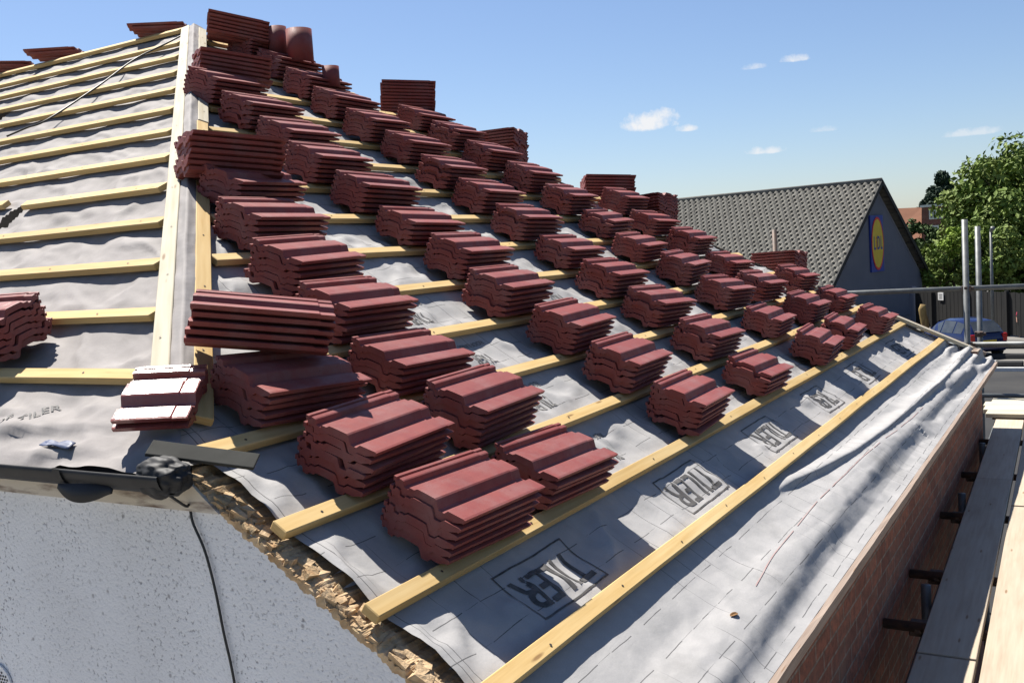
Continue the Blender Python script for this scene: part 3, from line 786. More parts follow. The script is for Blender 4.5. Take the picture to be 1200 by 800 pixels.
rp = [LP(v, x, .03) for v, x in ((-12.5, -3.34), (-12.05, -3.41), (-11.35, -3.54), (-10.08, -3.49), (-8.62, -3.50), (-8.37, -3.62), (-8.1, -3.72))]
c_ = MB(); c_.tube(wirepts(rp), .006, 6); tag(c_.build('rope', CABLEM, None, True), 'dark cord lying diagonally down the battened side slope', 'cord')
sb_ = [V((0, 0, 0))]
vs = []; fs = []
for i in range(9):
    for j in range(4):
        x = -.57 + .16 * i / 8; v = -.16 + .09 * j / 3 + .07 * i / 8
        vs.append(LP(v, x, hL(v, x) + .012 + .004 * sin(i * 1.3 + j)))
for i in range(8):
    for j in range(3): fs.append((i * 4 + j, i * 4 + j + 1, i * 4 + 5 + j, i * 4 + 4 + j))
o = mesh('plastic_scrap', vs, fs, BLUESCRAP, None, True); o.modifiers.new('s', 'SOLIDIFY').thickness = .003
tag(o, 'scrap of blue plastic lying behind the gutter', 'plastic scrap')
p0 = None
vs = []; fs = []
lv, lY = 3.85, 1.0
for i in range(9):
    for j in range(5):
        a = (i / 8 - .5); b_ = (j / 4 - .5) * (1 - 4 * a * a) ** .5 if abs(a) < .5 else 0
        vv = lv + (a * .008 + b_ * .014) / G; YY = lY + a * .040; vs.append(RP(vv, YY, hR(vv, YY) + .003 + .02 * b_ * b_ + .006 * a * a))
for i in range(8):
    for j in range(4): fs.append((i * 5 + j, i * 5 + j + 1, i * 5 + 6 + j, i * 5 + 5 + j))
o = mesh('dry_leaf', vs, fs, DRYLEAF, None, True); o.modifiers.new('s', 'SOLIDIFY').thickness = .001
tag(o, 'curled brown dry leaf on the pale eave membrane', 'leaf')

# ------------------------------------------------------------------ scaffold and its boards
scaf = empty('scaffold', (1.9, 5, GROUND), 'galvanised tube scaffold round the brick side and far end of the bungalow', 'scaffold')
def tube(name, a, b, r=.0242, parent=scaf, mat=STEEL): return MB().tube([a, b], r, 14).build(name, mat, parent, True)
def coupler(p, parent=scaf):
    m = MB(); p = V(p); m.box(p, (1, 0, 0), (0, 1, 0), (0, 0, 1), .085, .075, .06); m.box(p + V((.05, 0, 0)), (1, 0, 0), (0, 1, 0), (0, 0, 1), .04, .03, .035)
    m.box(p + V((0, -.05, .01)), (1, 0, 0), (0, 1, 0), (0, 0, 1), .03, .045, .03); return m.build('coupler', COUPL, parent, bevel=.006)
YR = 9.15
P1 = bpY(1132, 330, 9.1); P2 = bpY(1147, 330, 10.3); P3 = bpY(908, 285, 10.3)
for p, zt_ in ((P1, bpY(1132, 257, 9.1).z), (P2, bpY(1147, 265, 10.3).z), (P3, bpY(908, 269, 10.3).z)): tube('standard', (p.x, p.y, GROUND), (p.x, p.y, zt_), .029, mat=(COUPL if p is P3 else STEEL))
for X, Y in ((2.65, 10.3), (2.35, -.9), (2.30, 2.2), (2.25, 5.2), (2.2, 8.2)): tube('standard', (X, Y, GROUND), (X, Y, .75 if Y > 10 else -1.2))
for X, Y in ((1.20, 3.4), (1.16, 5.3), (1.13, 7.0)): tube('standard', (X, Y, GROUND), (X, Y, DECK - .02))
za, zb1 = bpY(1060, 341, YR), bpY(1200, 335.5, YR); zl = bpY(1105, 404, YR)
def along(x): return za.z + (zb1.z - za.z) * (x - za.x) / (zb1.x - za.x)
tube('ledger', (-4, YR, along(-4)), (3.0, YR, along(3.0)), .027); tube('ledger', (zl.x - .3, YR, zl.z), (3.0, YR, bpY(1200, 403, YR).z + .0), .027)
xl = lambda Y: 1.352 - .0255 * Y
tube('ledger', (xl(-1.5) - .02, -1.5, DECK - .13), (xl(9) - .02, 9.0, DECK - .13)); tube('ledger', (2.3, -1.5, DECK - .13), (2.1, 9.4, DECK - .13))
tube('ledger', (-4, 10.2, DECK - .13), (3.0, 10.2, DECK - .13))
for Y in (1.0, 2.05, 2.95, 3.7, 4.9, 6.05, 7.3, 8.5): tube('transom', (WX + .005, Y, DECK - .068), (2.45, Y, DECK - .068), .0235, mat=COUPL)
for Y in (2.05, 2.95, 3.7, 4.9, 6.05): coupler((xl(Y) - .05, Y + .05, DECK - .09))
coupler((P1.x, YR - .02, along(P1.x))); coupler((P1.x, YR - .02, zl.z)); coupler((P2.x, 10.2, zl.z))
def board(a, b, wdir, width, label, group='scaffold boards', mat=BOARDM):
    a, b = V(a), V(b); n = max(6, int((b - a).length / .2)); d = (b - a).normalized(); L = (b - a).length; wd = V(wdir); vs = []; fs = []; uv = []; sd_ = random.uniform(0, 50)
    pr = [(-.5, 0), (.5, 0), (.5, .038), (-.5, .038)]
    for i in range(n + 1):
        t = i / n; sag = .004 * fbm(t * L * .7, sd_, 0, 2)
        for q, (x, z) in enumerate(pr): vs.append(a + d * L * t + wd * x * width + V((0, 0, z + sag))); uv.append((L * t + sd_, sd_ + (0, .22, .26, .48)[q]))
    for i in range(n):
        for q in range(4): fs.append((i * 4 + q, i * 4 + (q + 1) % 4, i * 4 + 4 + (q + 1) % 4, i * 4 + 4 + q))
    fs += [(3, 2, 1, 0), tuple(n * 4 + q for q in range(4))]
    o = mesh('scaffold_board', vs, fs, mat, None, False, uv); b_ = o.modifiers.new('b', 'BEVEL'); b_.width = .004; b_.segments = 2
    return tag(o, label, 'scaffold board', group)
zb = DECK - .043
def bd(off, y0, y1, dz_, label): board((xl(y0) + off, y0, zb + dz_), (xl(y1) + off, y1, zb + dz_), (1, 0, 0), .225, label)
bd(.1125, -1.4, 2.5, 0, 'shaded scaffold board nearest the lens, next to the brick wall')
bd(.1125, 2.515, 5.7, .002, 'shaded scaffold board beside the wall, between two butt joints')
bd(.1125, 5.715, 8.05, 0, 'shaded scaffold board by the wall, farthest before the cross boards')
bd(.36, -1.4, 5.0, 0, 'sunlit scaffold board at the bottom right edge of the walkway')
bd(.36, 5.02, 8.05, .002, 'outer scaffold board continuing beyond the sunlit one')
bd(.60, -1.4, 8.05, 0, 'third scaffold board out from the brick wall')
bd(.84, -1.4, 8.05, 0, 'outermost scaffold board, fourth out from the brick wall')
for i, (Y, x0, tx) in enumerate(((8.20, 1.06, 'front'), (8.43, 1.02, 'second'), (8.66, 1.00, 'third'), (8.89, 1.05, 'rearmost'))):
    board((x0, Y, zb + .04), (3.0, Y, zb + .045), (0, 1, 0), .225, '%s of the sunlit boards laid crosswise at the far scaffold corner' % tx, 'cross boards at the scaffold corner', PALE)

# ------------------------------------------------------------------ ground
def sheet(name, x0, x1, y0, y1, z, mat): return tag(mesh(name, [(x0, y0, z), (x1, y0, z), (x1, y1, z), (x0, y1, z)], [(0, 1, 2, 3)], mat), kind='structure')
sheet('ground', -900, 900, -900, 900, GROUND - .008, GRASS)
yk = bpz(1190, 435, GROUND).y
sheet('road', -60, 80, -30, yk, GROUND - .004, ASPH)
sheet('bounce_slab', -16, 7, -16, -.3, GROUND, BOUNCE_SLAB)  # unseen pale slab, added to bounce sunlight onto the shaded rendered wall
sheet('car_park', -45, 80, yk + .15, 75, GROUND, CONC)
kb = MB(); kb.abox(-45, 80, yk, yk + .15, GROUND - .1, GROUND + .11); tag(kb.build('kerb', WHITEP, bevel=.01), kind='structure')

# ------------------------------------------------------------------ shop with tiled roof
def clad_mat():
    m, nt, b = newmat('slate_blue_cladding'); k = N(nt)
    f = k.ramp(k.noise(.8, 4, k.coord('Object')), .3, .7); k.l(k.mix(f, (.17, .182, .222), (.145, .156, .195)), b.inputs['Base Color']); b.inputs['Roughness'].default_value = .55
    return m
CLAD = clad_mat()
def dpt(px, py, d): return CAM + F_ * d + R_ * (px - 600) / FPX * d - U_ * (py - 400) / FPX * d
APX = dpt(1025, 213, 48); LE = dpt(962, 330, 48 * .9); RE = dpt(1077, 322, 48 * 1.1)
gdir = V((RE.x - LE.x, RE.y - LE.y, 0)); halfw = gdir.length / 2; gdir.normalize(); rdir = V((-gdir.y, gdir.x, 0))   # ridge runs leftwards
mid = (LE + RE) / 2; apx = APX.copy(); ez = (LE.z + RE.z) / 2; LEN = 34
shop = empty('shop', (mid.x, mid.y, GROUND), 'slate blue gabled shop with grey tiled roof beyond the stacks', 'shop')
el, er = apx - gdir * halfw, apx + gdir * halfw
g0, g1 = V((el.x, el.y, ez)), V((er.x, er.y, ez))
gm = MB(); gm.prism([V((g0.x, g0.y, GROUND)), V((g1.x, g1.y, GROUND)), g1 - V((0, 0, .16)), V((apx.x, apx.y, apx.z - .16)), g0 - V((0, 0, .16))], rdir * .3)
for i in range(110):                     # standing ribs of the cladding
    t = (i + .5) / 110; p = g0.lerp(g1, t); zz = ez + (apx.z - ez) * (1 - abs(2 * t - 1)) - .30
    gm.box(V((p.x, p.y, (GROUND + zz) / 2)) - rdir * .012, gdir, rdir, (0, 0, 1), .035, .03, zz - GROUND)
gm.build('gable_wall', CLAD, shop)
for s, nm in ((-1, 'n'), (1, 'f')):
    e = el if s < 0 else er; a = V((e.x, e.y, 0)); m = MB(); m.box(V((e.x, e.y, (GROUND + ez) / 2)) + rdir * LEN / 2 - gdir * s * .12, rdir, gdir, (0, 0, 1), LEN - .7, .2, ez - GROUND - .2); m.build('side_wall', CLAD, shop)
def shoproof(s):
    e = V((el.x if s < 0 else er.x, el.y if s < 0 else er.y, ez)); dn = (e - apx); Ls = dn.length; dn = dn / Ls; nrm = rdir.cross(dn); nrm = nrm if nrm.z > 0 else -nrm
    over = .45; vs = []; fs = []; course = .33; tw = .33
    nx = int((LEN + .5) / (tw / 6)); us = [-.35 + i * tw / 6 for i in range(nx)] if s < 0 else [-.35, LEN]
    ncs = int((Ls + over) / course); vv = []
    for j in range(ncs): vv += [(j * course + .004, .052), (j * course + .10, .052 - .03), (j * course + course, .0)] if False else [(j * course, .0), (j * course + .006, -.045 + .085), (j * course + course * .97, .045)]
    vv.sort()
    for d_, h_ in vv:
        cr = int(d_ / course)
        for i, u in enumerate(us):
            ph = frac((u + (cr % 2) * tw * .5) / tw)
            roll = .055 * max(0, sin(2 * pi * ph)) - (.05 if .60 < ph < .9 else 0)
            vs.append(apx + rdir * u + dn * d_ + nrm * (h_ + roll * (1 if h_ > 0 else .3)))
    n_ = len(us)
    for j in range(len(vv) - 1):
        for i in range(n_ - 1): fs.append((j * n_ + i, j * n_ + i + 1, (j + 1) * n_ + i + 1, (j + 1) * n_ + i))
    return mesh('tiled_roof', vs, fs, STORETILE, shop)
shoproof(-1); shoproof(1)
rt = MB(); rt.tube([apx - rdir * .35 + V((0, 0, .03)), apx + rdir * LEN + V((0, 0, .03))], .13, 8); rt.build('ridge_cap', STORETILE, shop, True)
vg = MB()
for e in (el, er):
    e = V((e.x, e.y, ez)); d = (e - apx).normalized(); vg.box((apx + e) / 2 - rdir * .37 + V((0, 0, -.05)) + d * .2, d, rdir, d.cross(rdir), (e - apx).length + .5, .05, .22)
vg.build('barge_board', TYREM, shop)
# square sign with a disc on the gable
sc_ = V((apx.x, apx.y, .0)); 
def gp(a, z): return V((apx.x, apx.y, 0)) + gdir * a + V((0, 0, z)) - rdir * .08
def gy(px, py):      # where a pixel's ray meets the gable plane
    d = F_ + R_ * (px - 600) / FPX - U_ * (py - 400) / FPX; o = gp(0, 0); t = (o - CAM).dot(rdir) / d.dot(rdir); X = CAM + d * t; return (X - o).dot(gdir), X.z
a0, z0 = gy(1017, 320); a1, z1 = gy(1037, 252); ac, zc_ = gy(1029, 284)
sw = min(a1 - a0, 4.2) * .66; sgn = empty('shop_sign', gp((a0 + a1) / 2, z0), 'blue square sign with yellow disc on the slate blue gable', 'sign')
a_m = (a0 + a1) / 2; z_m = (z0 + z1) / 2; sh_ = (z1 - z0)
m = MB(); m.box(gp(a_m, z_m), gdir, rdir, (0, 0, 1), sw, .08, sh_); m.build('panel', BLUEP, sgn)
def disc(name, r, off, mat, hole=0):
    m = MB(); n = 40
    if hole == 0: m.prism([gp(a_m, z_m) + gdir * r * sw * cos(2 * pi * i / n) + V((0, 0, r * sh_ * sin(2 * pi * i / n))) - rdir * off for i in range(n)], -rdir * .02)
    else:
        for i in range(n):
            q = [(r, i), (r, i + 1), (hole, i + 1), (hole, i)]
            m.prism([gp(a_m, z_m) + gdir * rr * sw * cos(2 * pi * j / n) + V((0, 0, rr * sh_ * sin(2 * pi * j / n))) - rdir * off for rr, j in q], -rdir * .02)
    return m.build(name, mat, sgn)
disc('disc', .43, .045, YELP); disc('disc_ring', .47, .05, REDP, .43)
for ch, off_ in (('L', -.25), ('D', .06), ('L', .28)):
  me = text_mesh(ch)
  for vtx in me.vertices: vtx.co.x += off_ / .30
  for vtx in me.vertices:
      x, y = vtx.co.x, vtx.co.y; vtx.co = gp(a_m, z_m) + gdir * x * sw * .30 + V((0, 0, y * sh_ * .34)) - rdir * .075
  me.materials.clear(); me.materials.append(BLUEP); link_mesh('sign_letters', me, sgn)
me = text_mesh('i')
for vtx in me.vertices:
    x, y = vtx.co.x, vtx.co.y; vtx.co = gp(a_m - .09 * sw, z_m) + gdir * x * sw * .30 + V((0, 0, y * sh_ * .34)) - rdir * .076
me.materials.clear(); me.materials.append(REDP); link_mesh('sign_letters', me, sgn)

# ------------------------------------------------------------------ fence, signs, posts, car, person
q0, q1 = bpz(1200, 396, GROUND), bpz(1072, 381, GROUND)
fbq = V((q1.x, q1.y, 0)); fa = V((q0.x, q0.y, 0)) + (V((q0.x, q0.y, 0)) - fbq).normalized() * 18
fd = (fbq - fa).normalized(); fl = (fbq - fa).length; fn_ = V((-fd.y, fd.x, 0)); 
fence = empty('fence', (fbq.x, fbq.y, GROUND), 'tall black close boarded fence along the back of the car park', 'fence')
_d = F_ + R_ * (1104 - 600) / FPX - U_ * (339 - 400) / FPX; ft = (CAM + _d * ((fa - CAM).dot(fn_) / _d.dot(fn_))).z
m = MB(); nb_ = int(fl / .15)
for i in range(nb_):
    p = fa + fd * (i + .5) * .15; hh = random.uniform(-.015, .015); m.box(V((p.x, p.y, (GROUND + .05 + ft + hh) / 2)) + fn_ * .008 * (i % 2), fd, fn_, (0, 0, 1), .143, .02, ft + hh - GROUND - .05)
m.build('fence_boards', FENCE, fence)
for i in range(int(fl / 2.7) + 1):
    p = fa + fd * i * 2.7; MB().box(V((p.x, p.y, (GROUND + ft + .08) / 2)) + fn_ * .07, fd, fn_, (0, 0, 1), .12, .12, ft + .08 - GROUND).build('fence_post', FENCE, fence)
pp = bpz(1071, 381, GROUND); MB().box(V((pp.x, pp.y, (GROUND + ft) / 2)), fd, fn_, (0, 0, 1), .28, .2, ft - GROUND + .15).build('fence_post', CLAD, fence)
def on_fence(px, py):
    d = F_ + R_ * (px - 600) / FPX - U_ * (py - 400) / FPX; t = (fa - CAM).dot(fn_) / d.dot(fn_); return CAM + d * t
nrm_f = fn_ if (CAM - fa).dot(fn_) > 0 else -fn_
q = on_fence(1104, 347); sg = empty('notice', q, 'small white square notice fixed on the black fence', 'notice')
MB().box(q + nrm_f * .06, fd, fn_, (0, 0, 1), .42, .02, .34).build('plate', WHITEP, sg)
m = MB()
for j in range(3): m.box(q + nrm_f * .074 + V((0, 0, .08 - .08 * j)), fd, fn_, (0, 0, 1), .24, .006, .03)
m.build('printed_bars', INKF, sg)
pl = bpz(1164, 398, GROUND); ph = bpY(1164, 270, pl.y).z
lp = empty('lamp_post', (pl.x, pl.y, GROUND), 'thin grey lamp post behind the blue car', 'lamp post')
MB().tube([(pl.x, pl.y, GROUND), (pl.x, pl.y, ph)], [.07, .045], 10).build('post', STEEL, lp, True)
MB().tube([(pl.x, pl.y, ph - .02), (pl.x + .1, pl.y - .35, ph + .08)], [.05, .09], 8).build('lamp_head', STEEL, lp, True)
# timber post left of the car
tp = bpz(1083, 390, GROUND); m = MB(); pts = [V((tp.x + .05 * sin(z * 5), tp.y, GROUND + z)) for z in (0, .25, .5, .75, 1.0, 1.2)]
m.tube(pts, [.17, .16, .17, .15, .16, .11], 9); tag(m.build('timber_post', POSTM, None, True), 'weathered brown timber post in front of the black fence', 'post')
# low dark bars laid on the car park
for px, py, lb in ((1184, 408, 'low black bar farthest along the pale car park'), (1180, 420, 'middle low black bar right of the blue car'), (1176, 429, 'low black bar nearest the pale kerb')):
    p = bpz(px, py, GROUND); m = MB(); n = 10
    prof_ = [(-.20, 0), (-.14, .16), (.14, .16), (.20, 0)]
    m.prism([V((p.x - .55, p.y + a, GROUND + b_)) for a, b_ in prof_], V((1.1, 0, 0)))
    tag(m.build('dark_bar', TYREM, bevel=.03), lb, 'wheel stop', 'dark bars on the car park')
# car: lofted hatchback body
def make_car(pos, heading, label):
    car = empty('parked_car', pos, label, 'car')
    SC = .86; h = V(heading).normalized(); s = V((h.y, -h.x, 0)); P = V(pos)
    def W(x, y, z): return P + (h * x + s * y + V((0, 0, z))) * SC
    # stations along the length: x, roof z, belt z, sill z, half width at belt, half width at roof
    st = [(-1.98, .78, .70, .42, .66, .60), (-1.90, .98, .86, .30, .78, .66), (-1.72, 1.22, .93, .24, .83, .62), (-1.40, 1.43, .95, .22, .85, .60), (-.8, 1.49, .94, .22, .86, .60), (-.1, 1.48, .92, .22, .86, .60), (.42, 1.36, .91, .22, .86, .60),
          (.95, 1.02, .90, .22, .85, .66), (1.25, .92, .84, .22, .84, .72), (1.65, .82, .74, .24, .80, .70), (1.90, .70, .62, .30, .70, .62), (1.98, .55, .50, .40, .60, .56)]
    vs = []; fs = []
    for x, zr, zb_, zs, wb, wr in st:
        for y, z in ((-wb * .94, zs), (-wb, (zs + zb_) / 2), (-wb * .97, zb_), (-wr, zr - .05), (-wr * .7, zr), (wr * .7, zr), (wr, zr - .05), (wb * .97, zb_), (wb, (zs + zb_) / 2), (wb * .94, zs)): vs.append(W(x, y, z))
    n = 10
    for i in range(len(st) - 1):
        for q in range(n): fs.append((i * n + q, i * n + (q + 1) % n, (i + 1) * n + (q + 1) % n, (i + 1) * n + q))
    fs += [tuple(range(n)), tuple((len(st) - 1) * n + q for q in range(n - 1, -1, -1))]
    m = MB(); m.add(vs, fs); o = m.build('body', CARP, car, True)
    e = o.modifiers.new('e', 'EDGE_SPLIT'); e.split_angle = radians(38)
    for sgn_ in (-1, 1):
        def side(x, t, y0=.012):
            for (xa, zra, zba, zsa, wba, wra), (xb, zrb, zbb, zsb, wbb, wrb) in zip(st, st[1:]):
                if xa <= x <= xb:
                    f = (x - xa) / (xb - xa); l = lambda a, b: a + (b - a) * f
                    z = l(zba, zbb) + .03 + t * (l(zra, zrb) - .05 - .05 - l(zba, zbb) - .0); tt = (z - l(zba, zbb)) / max(.01, l(zra, zrb) - .05 - l(zba, zbb))
                    return W(x, sgn_ * (l(wba, wbb) * .97 + (l(wra, wrb) - l(wba, wbb) * .97) * tt + y0), z)
        for xa, xb in ((-1.45, -.95), (-.88, -.12), (-.04, .62)):
            m = MB(); m.add([side(xa, 0), side(xb, 0), side(xb, 1), side(xa, 1)], [(0, 1, 2, 3)]); m.build('window', GLASSM, car)
        for x in (-1.25, 1.22):
            c = W(x, sgn_ * .80, .31); m = MB(); m.tube([c - s * .09, c + s * .09], .31 * SC, 22); w_ = m.build('wheel', TYREM, car, False, .02)
            c2 = W(x, sgn_ * .905, .31); m = MB(); m.tube([c2 - s * .006, c2 + s * .006], .20 * SC, 16); m.build('rim', ALLOY, w_)
        m = MB(); m.box(W(-1.93, sgn_ * .66, .80), h, s, (0, 0, 1), .10, .16, .26); m.build('tail_light', REDL, car, bevel=.02)
        m = MB(); m.box(W(1.83, sgn_ * .60, .66), h, s, (0, 0, 1), .16, .22, .12); m.build('headlight', WHITEP, car, bevel=.02)
        m = MB(); m.box(W(.62, sgn_ * .96, .98), h, s, (0, 0, 1), .10, .17, .12); m.build('door_mirror', CARP, car, bevel=.02)
    m = MB(); m.add([W(-1.915, -.58, 1.00), W(-1.915, .58, 1.00), W(-1.50, .50, 1.40), W(-1.50, -.50, 1.40)], [(0, 1, 2, 3)])
    for vtx in range(4): m.v[vtx] = m.v[vtx] - h * .03 + V((0, 0, .015))
    m.build('rear_window', GLASSM, car)
    m = MB(); m.add([W(1.0, -.62, .99), W(1.0, .62, .99), W(.46, .52, 1.35), W(.46, -.52, 1.35)], [(0, 1, 2, 3)])
    for vtx in range(4): m.v[vtx] = m.v[vtx] + h * .03 + V((0, 0, .02))
    m.build('windscreen', GLASSM, car)
    m = MB(); m.box(W(-1.99, 0, .45), h, s, (0, 0, 1), .10, 1.35, .18); m.build('bumper', CARP, car, bevel=.03)
    m = MB(); m.box(W(-2.0, 0, .66), h, s, (0, 0, 1), .012, .50, .11); m.build('number_plate', YELP, car)
    return car
cp_ = bpz(1124, 415, GROUND); make_car((cp_.x, cp_.y, GROUND), (-.62, .78, 0), 'dark blue hatchback parked on the pale car park behind the scaffold')
# person by the right edge
def person(p, hgt):
    p = V(p); s = hgt / 1.7
    J = {'pel': (0, 0, .92), 'ch': (0, .0, 1.25), 'nk': (0, 0, 1.43), 'hd': (0, -.01, 1.50), 'ht': (0, -.02, 1.66), 'hl': (-.09, 0, .88), 'kl': (-.10, -.05, .48), 'al': (-.10, .04, .07), 'tl': (-.10, -.12, .03),
         'hr': (.09, 0, .88), 'kr': (.10, -.10, .49), 'ar': (.11, -.06, .07), 'tr': (.11, -.22, .03), 'sl': (-.18, 0, 1.37), 'el': (-.23, .04, 1.10), 'wl': (-.22, -.08, .87), 'fl': (-.21, -.12, .79), 'sr': (.18, 0, 1.37), 'er': (.24, .04, 1.10), 'wr': (.23, -.06, .86), 'fr': (.22, -.10, .78)}
    E_ = [('pel', 'ch'), ('ch', 'nk'), ('nk', 'hd'), ('hd', 'ht'), ('pel', 'hl'), ('hl', 'kl'), ('kl', 'al'), ('al', 'tl'), ('pel', 'hr'), ('hr', 'kr'), ('kr', 'ar'), ('ar', 'tr'), ('ch', 'sl'), ('sl', 'el'), ('el', 'wl'), ('wl', 'fl'), ('ch', 'sr'), ('sr', 'er'), ('er', 'wr'), ('wr', 'fr')]
    RD = dict(pel=.13, ch=.14, nk=.06, hd=.075, ht=.085, hl=.10, kl=.065, al=.045, tl=.035, hr=.10, kr=.065, ar=.045, tr=.035, sl=.065, el=.045, wl=.032, fl=.03, sr=.065, er=.045, wr=.032, fr=.03)
    def grow(keys, mat, name, parent, grow_=0):
        ks = [x for x in J if x in keys]; me = bpy.data.meshes.new(name); me.from_pydata([tuple(p + V(J[x]) * s) for x in ks], [(ks.index(a), ks.index(b)) for a, b in E_ if a in ks and b in ks], [])
        o = bpy.data.objects.new(name, me); COL.objects.link(o); md = o.modifiers.new('skin', 'SKIN')
        for i, x in enumerate(ks): r = (RD[x] + grow_) * s; me.skin_vertices[0].data[i].radius = (r, r)
        me.skin_vertices[0].data[0].use_root = True; o.modifiers.new('sub', 'SUBSURF').levels = 1
        dg = bpy.context.evaluated_depsgraph_get(); m2 = bpy.data.meshes.new_from_object(o.evaluated_get(dg)); bpy.data.objects.remove(o)
        m2.materials.clear(); m2.materials.append(mat); 
        return link_mesh(name, m2, parent, True)
    body = grow(set(J), SKIN, 'person', None)
    tag(body, 'person in a pink top and black trousers at the right edge', 'person')
    grow({'pel', 'ch', 'nk', 'sl', 'el', 'sr', 'er'}, PINK, 'top', body, .016); grow({'pel', 'hl', 'kl', 'al', 'hr', 'kr', 'ar'}, BLKCL, 'trousers', body, .018)
    bm = bmesh.new(); bmesh.ops.create_icosphere(bm, subdivisions=2, radius=1)
    for vtx in bm.verts: c = vtx.co; vtx.co = p + V((c.x * .098, .012 + c.y * .105, 1.625 + c.z * .09)) * s
    me = bpy.data.meshes.new('hair'); bm.to_mesh(me); bm.free(); me.materials.append(HAIR); link_mesh('hair', me, body, True)
ps = bpz(1196, 395, GROUND); person((ps.x + .05, ps.y, GROUND), 1.22)

# ------------------------------------------------------------------ houses and trees behind
def far_house():
    hs = empty('brick_house', (-9, 92, GROUND), 'orange roofed house with dark brick flat topped bay behind the trees', 'house')
    y = 91.2; q = lambda px, py, yy=y: bpY(px, py, yy)
    r0, r1 = q(1035, 245, 94.5), q(1080, 243, 94.5); e0, e1 = q(1020, 300, 90.5), q(1080, 292, 90.5)
    m = MB(); m.add([e0, e1, r1, r0, V((r0.x, 99, e0.z)), V((r1.x, 99, e1.z))], [(0, 1, 2, 3), (3, 2, 5, 4)]); m.build('roof', ORANGE, hs)
    mesh('wall', [(e0.x, 90.7, GROUND), (e1.x, 90.7, GROUND), (e1.x, 90.7, e1.z), (e0.x, 90.7, e0.z)], [(0, 1, 2, 3)], BRICK2, hs, False, [(0, 0), (10, 0), (10, 3), (0, 3)])
    tl_, trr = q(1080, 242), q(1114, 242); x0, x1, zt_ = tl_.x, trr.x, (tl_.z + trr.z) / 2
    bx = MB(); bx.abox(x0, x1, y, y + 7, GROUND, zt_); o = bx.build('bay', BRICK2, hs)
    uvl = o.data.uv_layers.new(name='uv')
    for lp_ in o.data.loops: qq = o.data.vertices[lp_.vertex_index].co; uvl.data[lp_.index].uv = (qq.x + qq.y, qq.z)
    MB().abox(x0 - .12, x1 + .1, y - .14, y + 7, zt_ + .003, zt_ + .2).build('parapet', WHITEP, hs)
    for (pa, pb), (ya_, yb_) in (((1090, 1104), (256, 246)), ((1091, 1099), (276, 265))):
        A_, B_ = q(pa, ya_), q(pb, yb_); xa, xb, za, zb_ = A_.x, B_.x, A_.z, B_.z
        w_ = MB(); w_.abox(xa - .08, xb + .08, y - .05, y - .003, za - .08, zb_ + .08); fr = w_.build('window', WHITEP, hs)
        nx = 4 if pa < 1091 else 3
        for i in range(nx):
            a = xa + (xb - xa) * i / nx; bq = xa + (xb - xa) * (i + 1) / nx; MB().abox(a + .05, bq - .05, y - .075, y - .053, za + .05, zb_ - .05).build('pane', GLASSM, fr)
    A_, B_ = q(1095, 293, 89.2), q(1128, 289, 89.2); MB().abox(A_.x, B_.x, 89.2, 91.1, A_.z, B_.z).build('canopy', WHITEP, hs)
far_house()
def leaf_cloud(mb, c, rad, n, size, rnd, squash=1.0):
    """leaf-sized quads scattered through an uneven crown made of many clumps"""
    c = V(c)
    for i in range(n):
        while True:
            q = V((rnd.uniform(-1, 1), rnd.uniform(-1, 1), rnd.uniform(-1, 1)))
            if .05 < q.length < 1: break
        q = q * (q.length ** -.45)
        if q.length > 1.05: q = q.normalized()
        p = c + V((q.x * rad, q.y * rad, q.z * rad * squash)); nrm = (q * .8 + V((rnd.uniform(-1, 1), rnd.uniform(-1, 1), rnd.uniform(-.4, 1.2)))).normalized()
        a = nrm.orthogonal().normalized(); an = rnd.uniform(0, 6.28); b_ = nrm.cross(a); u = a * cos(an) + b_ * sin(an); v_ = nrm.cross(u); sz = size * rnd.uniform(.6, 1.3)
        mb.add([p - u * sz, p + v_ * sz * .55 + nrm * sz * .15, p + u * sz, p - v_ * sz * .55 + nrm * sz * .15], [(0, 1, 2, 3)])
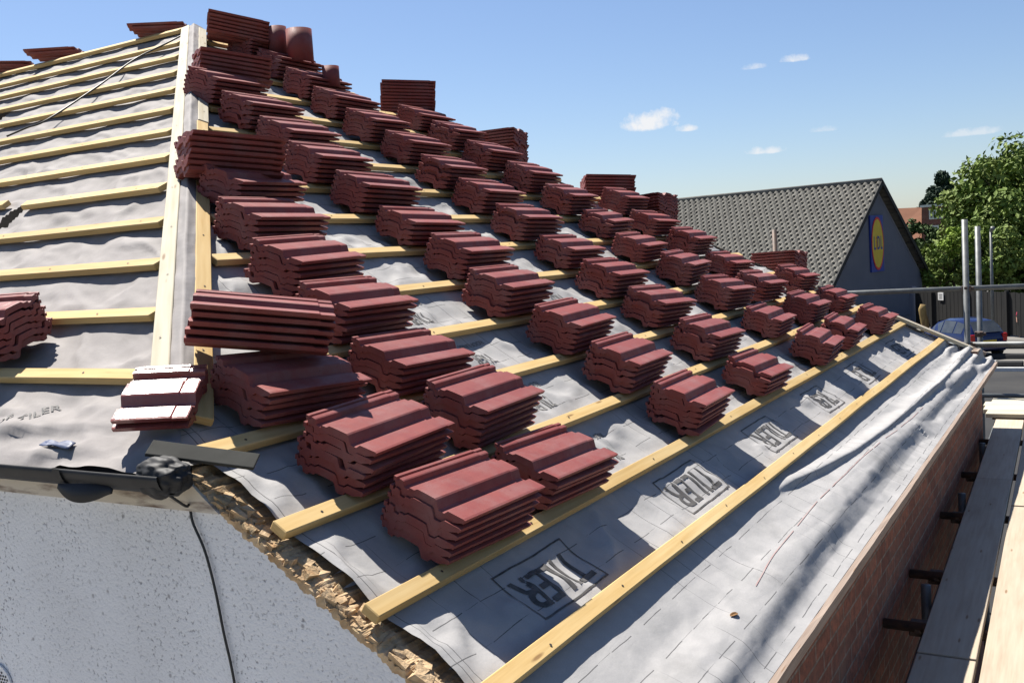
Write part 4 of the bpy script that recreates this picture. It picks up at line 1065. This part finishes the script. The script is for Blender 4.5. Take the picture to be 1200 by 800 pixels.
def tree(name, base, hgt, crown_c, crown_r, squash, nclump, nleaf, leafsize, mat, label, cat='tree', group=None, seed=1, conical=False, trunk_r=.25):
    rnd = random.Random(seed); t = empty(name, base, label, cat, group); base = V(base); cc = V(crown_c)
    tr = MB(); top = V((base.x + rnd.uniform(-.2, .2), base.y, base.z + hgt * .55)); tr.tube([base, base.lerp(top, .5) + V((rnd.uniform(-.1, .1), 0, 0)), top], [trunk_r, trunk_r * .75, trunk_r * .5], 10)
    cr = MB()
    for i in range(nclump):
        while True:
            q = V((rnd.uniform(-1, 1), rnd.uniform(-1, 1), rnd.uniform(-1, 1)))
            if q.length < 1: break
        if conical: zf = (q.z + 1) / 2; q = V((q.x * (1 - zf * .9), q.y * (1 - zf * .9), q.z))
        elif q.length < .45: q = q.normalized() * rnd.uniform(.5, .95)
        p = cc + V((q.x * crown_r, q.y * crown_r, q.z * crown_r * squash)); r = crown_r * rnd.uniform(.16, .30) * (.6 if conical else 1)
        leaf_cloud(cr, p, r, nleaf, leafsize, rnd, .75)
        if i % 3 == 0: tr.tube([top.lerp(base, rnd.uniform(0, .35)), top.lerp(p, .55) + V((0, 0, -.2)), p], [trunk_r * .32, trunk_r * .18, trunk_r * .06], 6)
    tr.build('trunk', BARK, t, True); cr.build('crown', mat, t)
def dpt(px, py, d): return CAM + F_ * d + R_ * (px - 600) / FPX * d - U_ * (py - 400) / FPX * d
def gnd(p): return (p.x, p.y, GROUND)
c = dpt(1215, 262, 58); tree('broadleaf_tree', gnd(c), 7, c, 5.0, .92, 230, 170, .19, LEAFA, 'large broadleaf tree filling the right edge above the fence', seed=3)
c = dpt(1150, 300, 54); tree('broadleaf_tree', gnd(c), 4, c, 2.6, .75, 80, 110, .14, LEAFA, 'smaller green tree between the two scaffold poles', seed=5, trunk_r=.15)
c = dpt(1118, 285, 53); tree('lime_bush', gnd(c), 3, c, 1.05, .8, 26, 80, .10, LEAFL, 'bright lime green bush left of the scaffold poles', 'bush', seed=8, trunk_r=.1)
c = dpt(1102, 318, 53.5); tree('bush', gnd(c), 2.4, c, 1.35, .75, 32, 80, .11, LEAFA, 'mid green bush just above the black fence', 'bush', seed=9, trunk_r=.1)
c = dpt(1104, 252, 104); tree('conifer_tree', gnd(c), 9, c, 4.3, 1.0, 190, 110, .26, LEAFD, 'dark pointed evergreen behind the brick bay', seed=11, conical=True)
c = dpt(1066, 288, 72); tree('hedge_tree', gnd(c), 5, c, 2.1, .9, 40, 80, .16, LEAFM, 'dark green tree just right of the shop roof edge', seed=13, trunk_r=.16)
c = dpt(1082, 300, 70); tree('hedge_tree', gnd(c), 4, c, 2.0, .95, 40, 80, .16, LEAFM, 'dark tree below the orange roof end', seed=14, trunk_r=.16)

for o in bpy.data.objects:
    if o.parent is None and o.get('label') and not o.get('kind'): o['kind'] = 'thing'
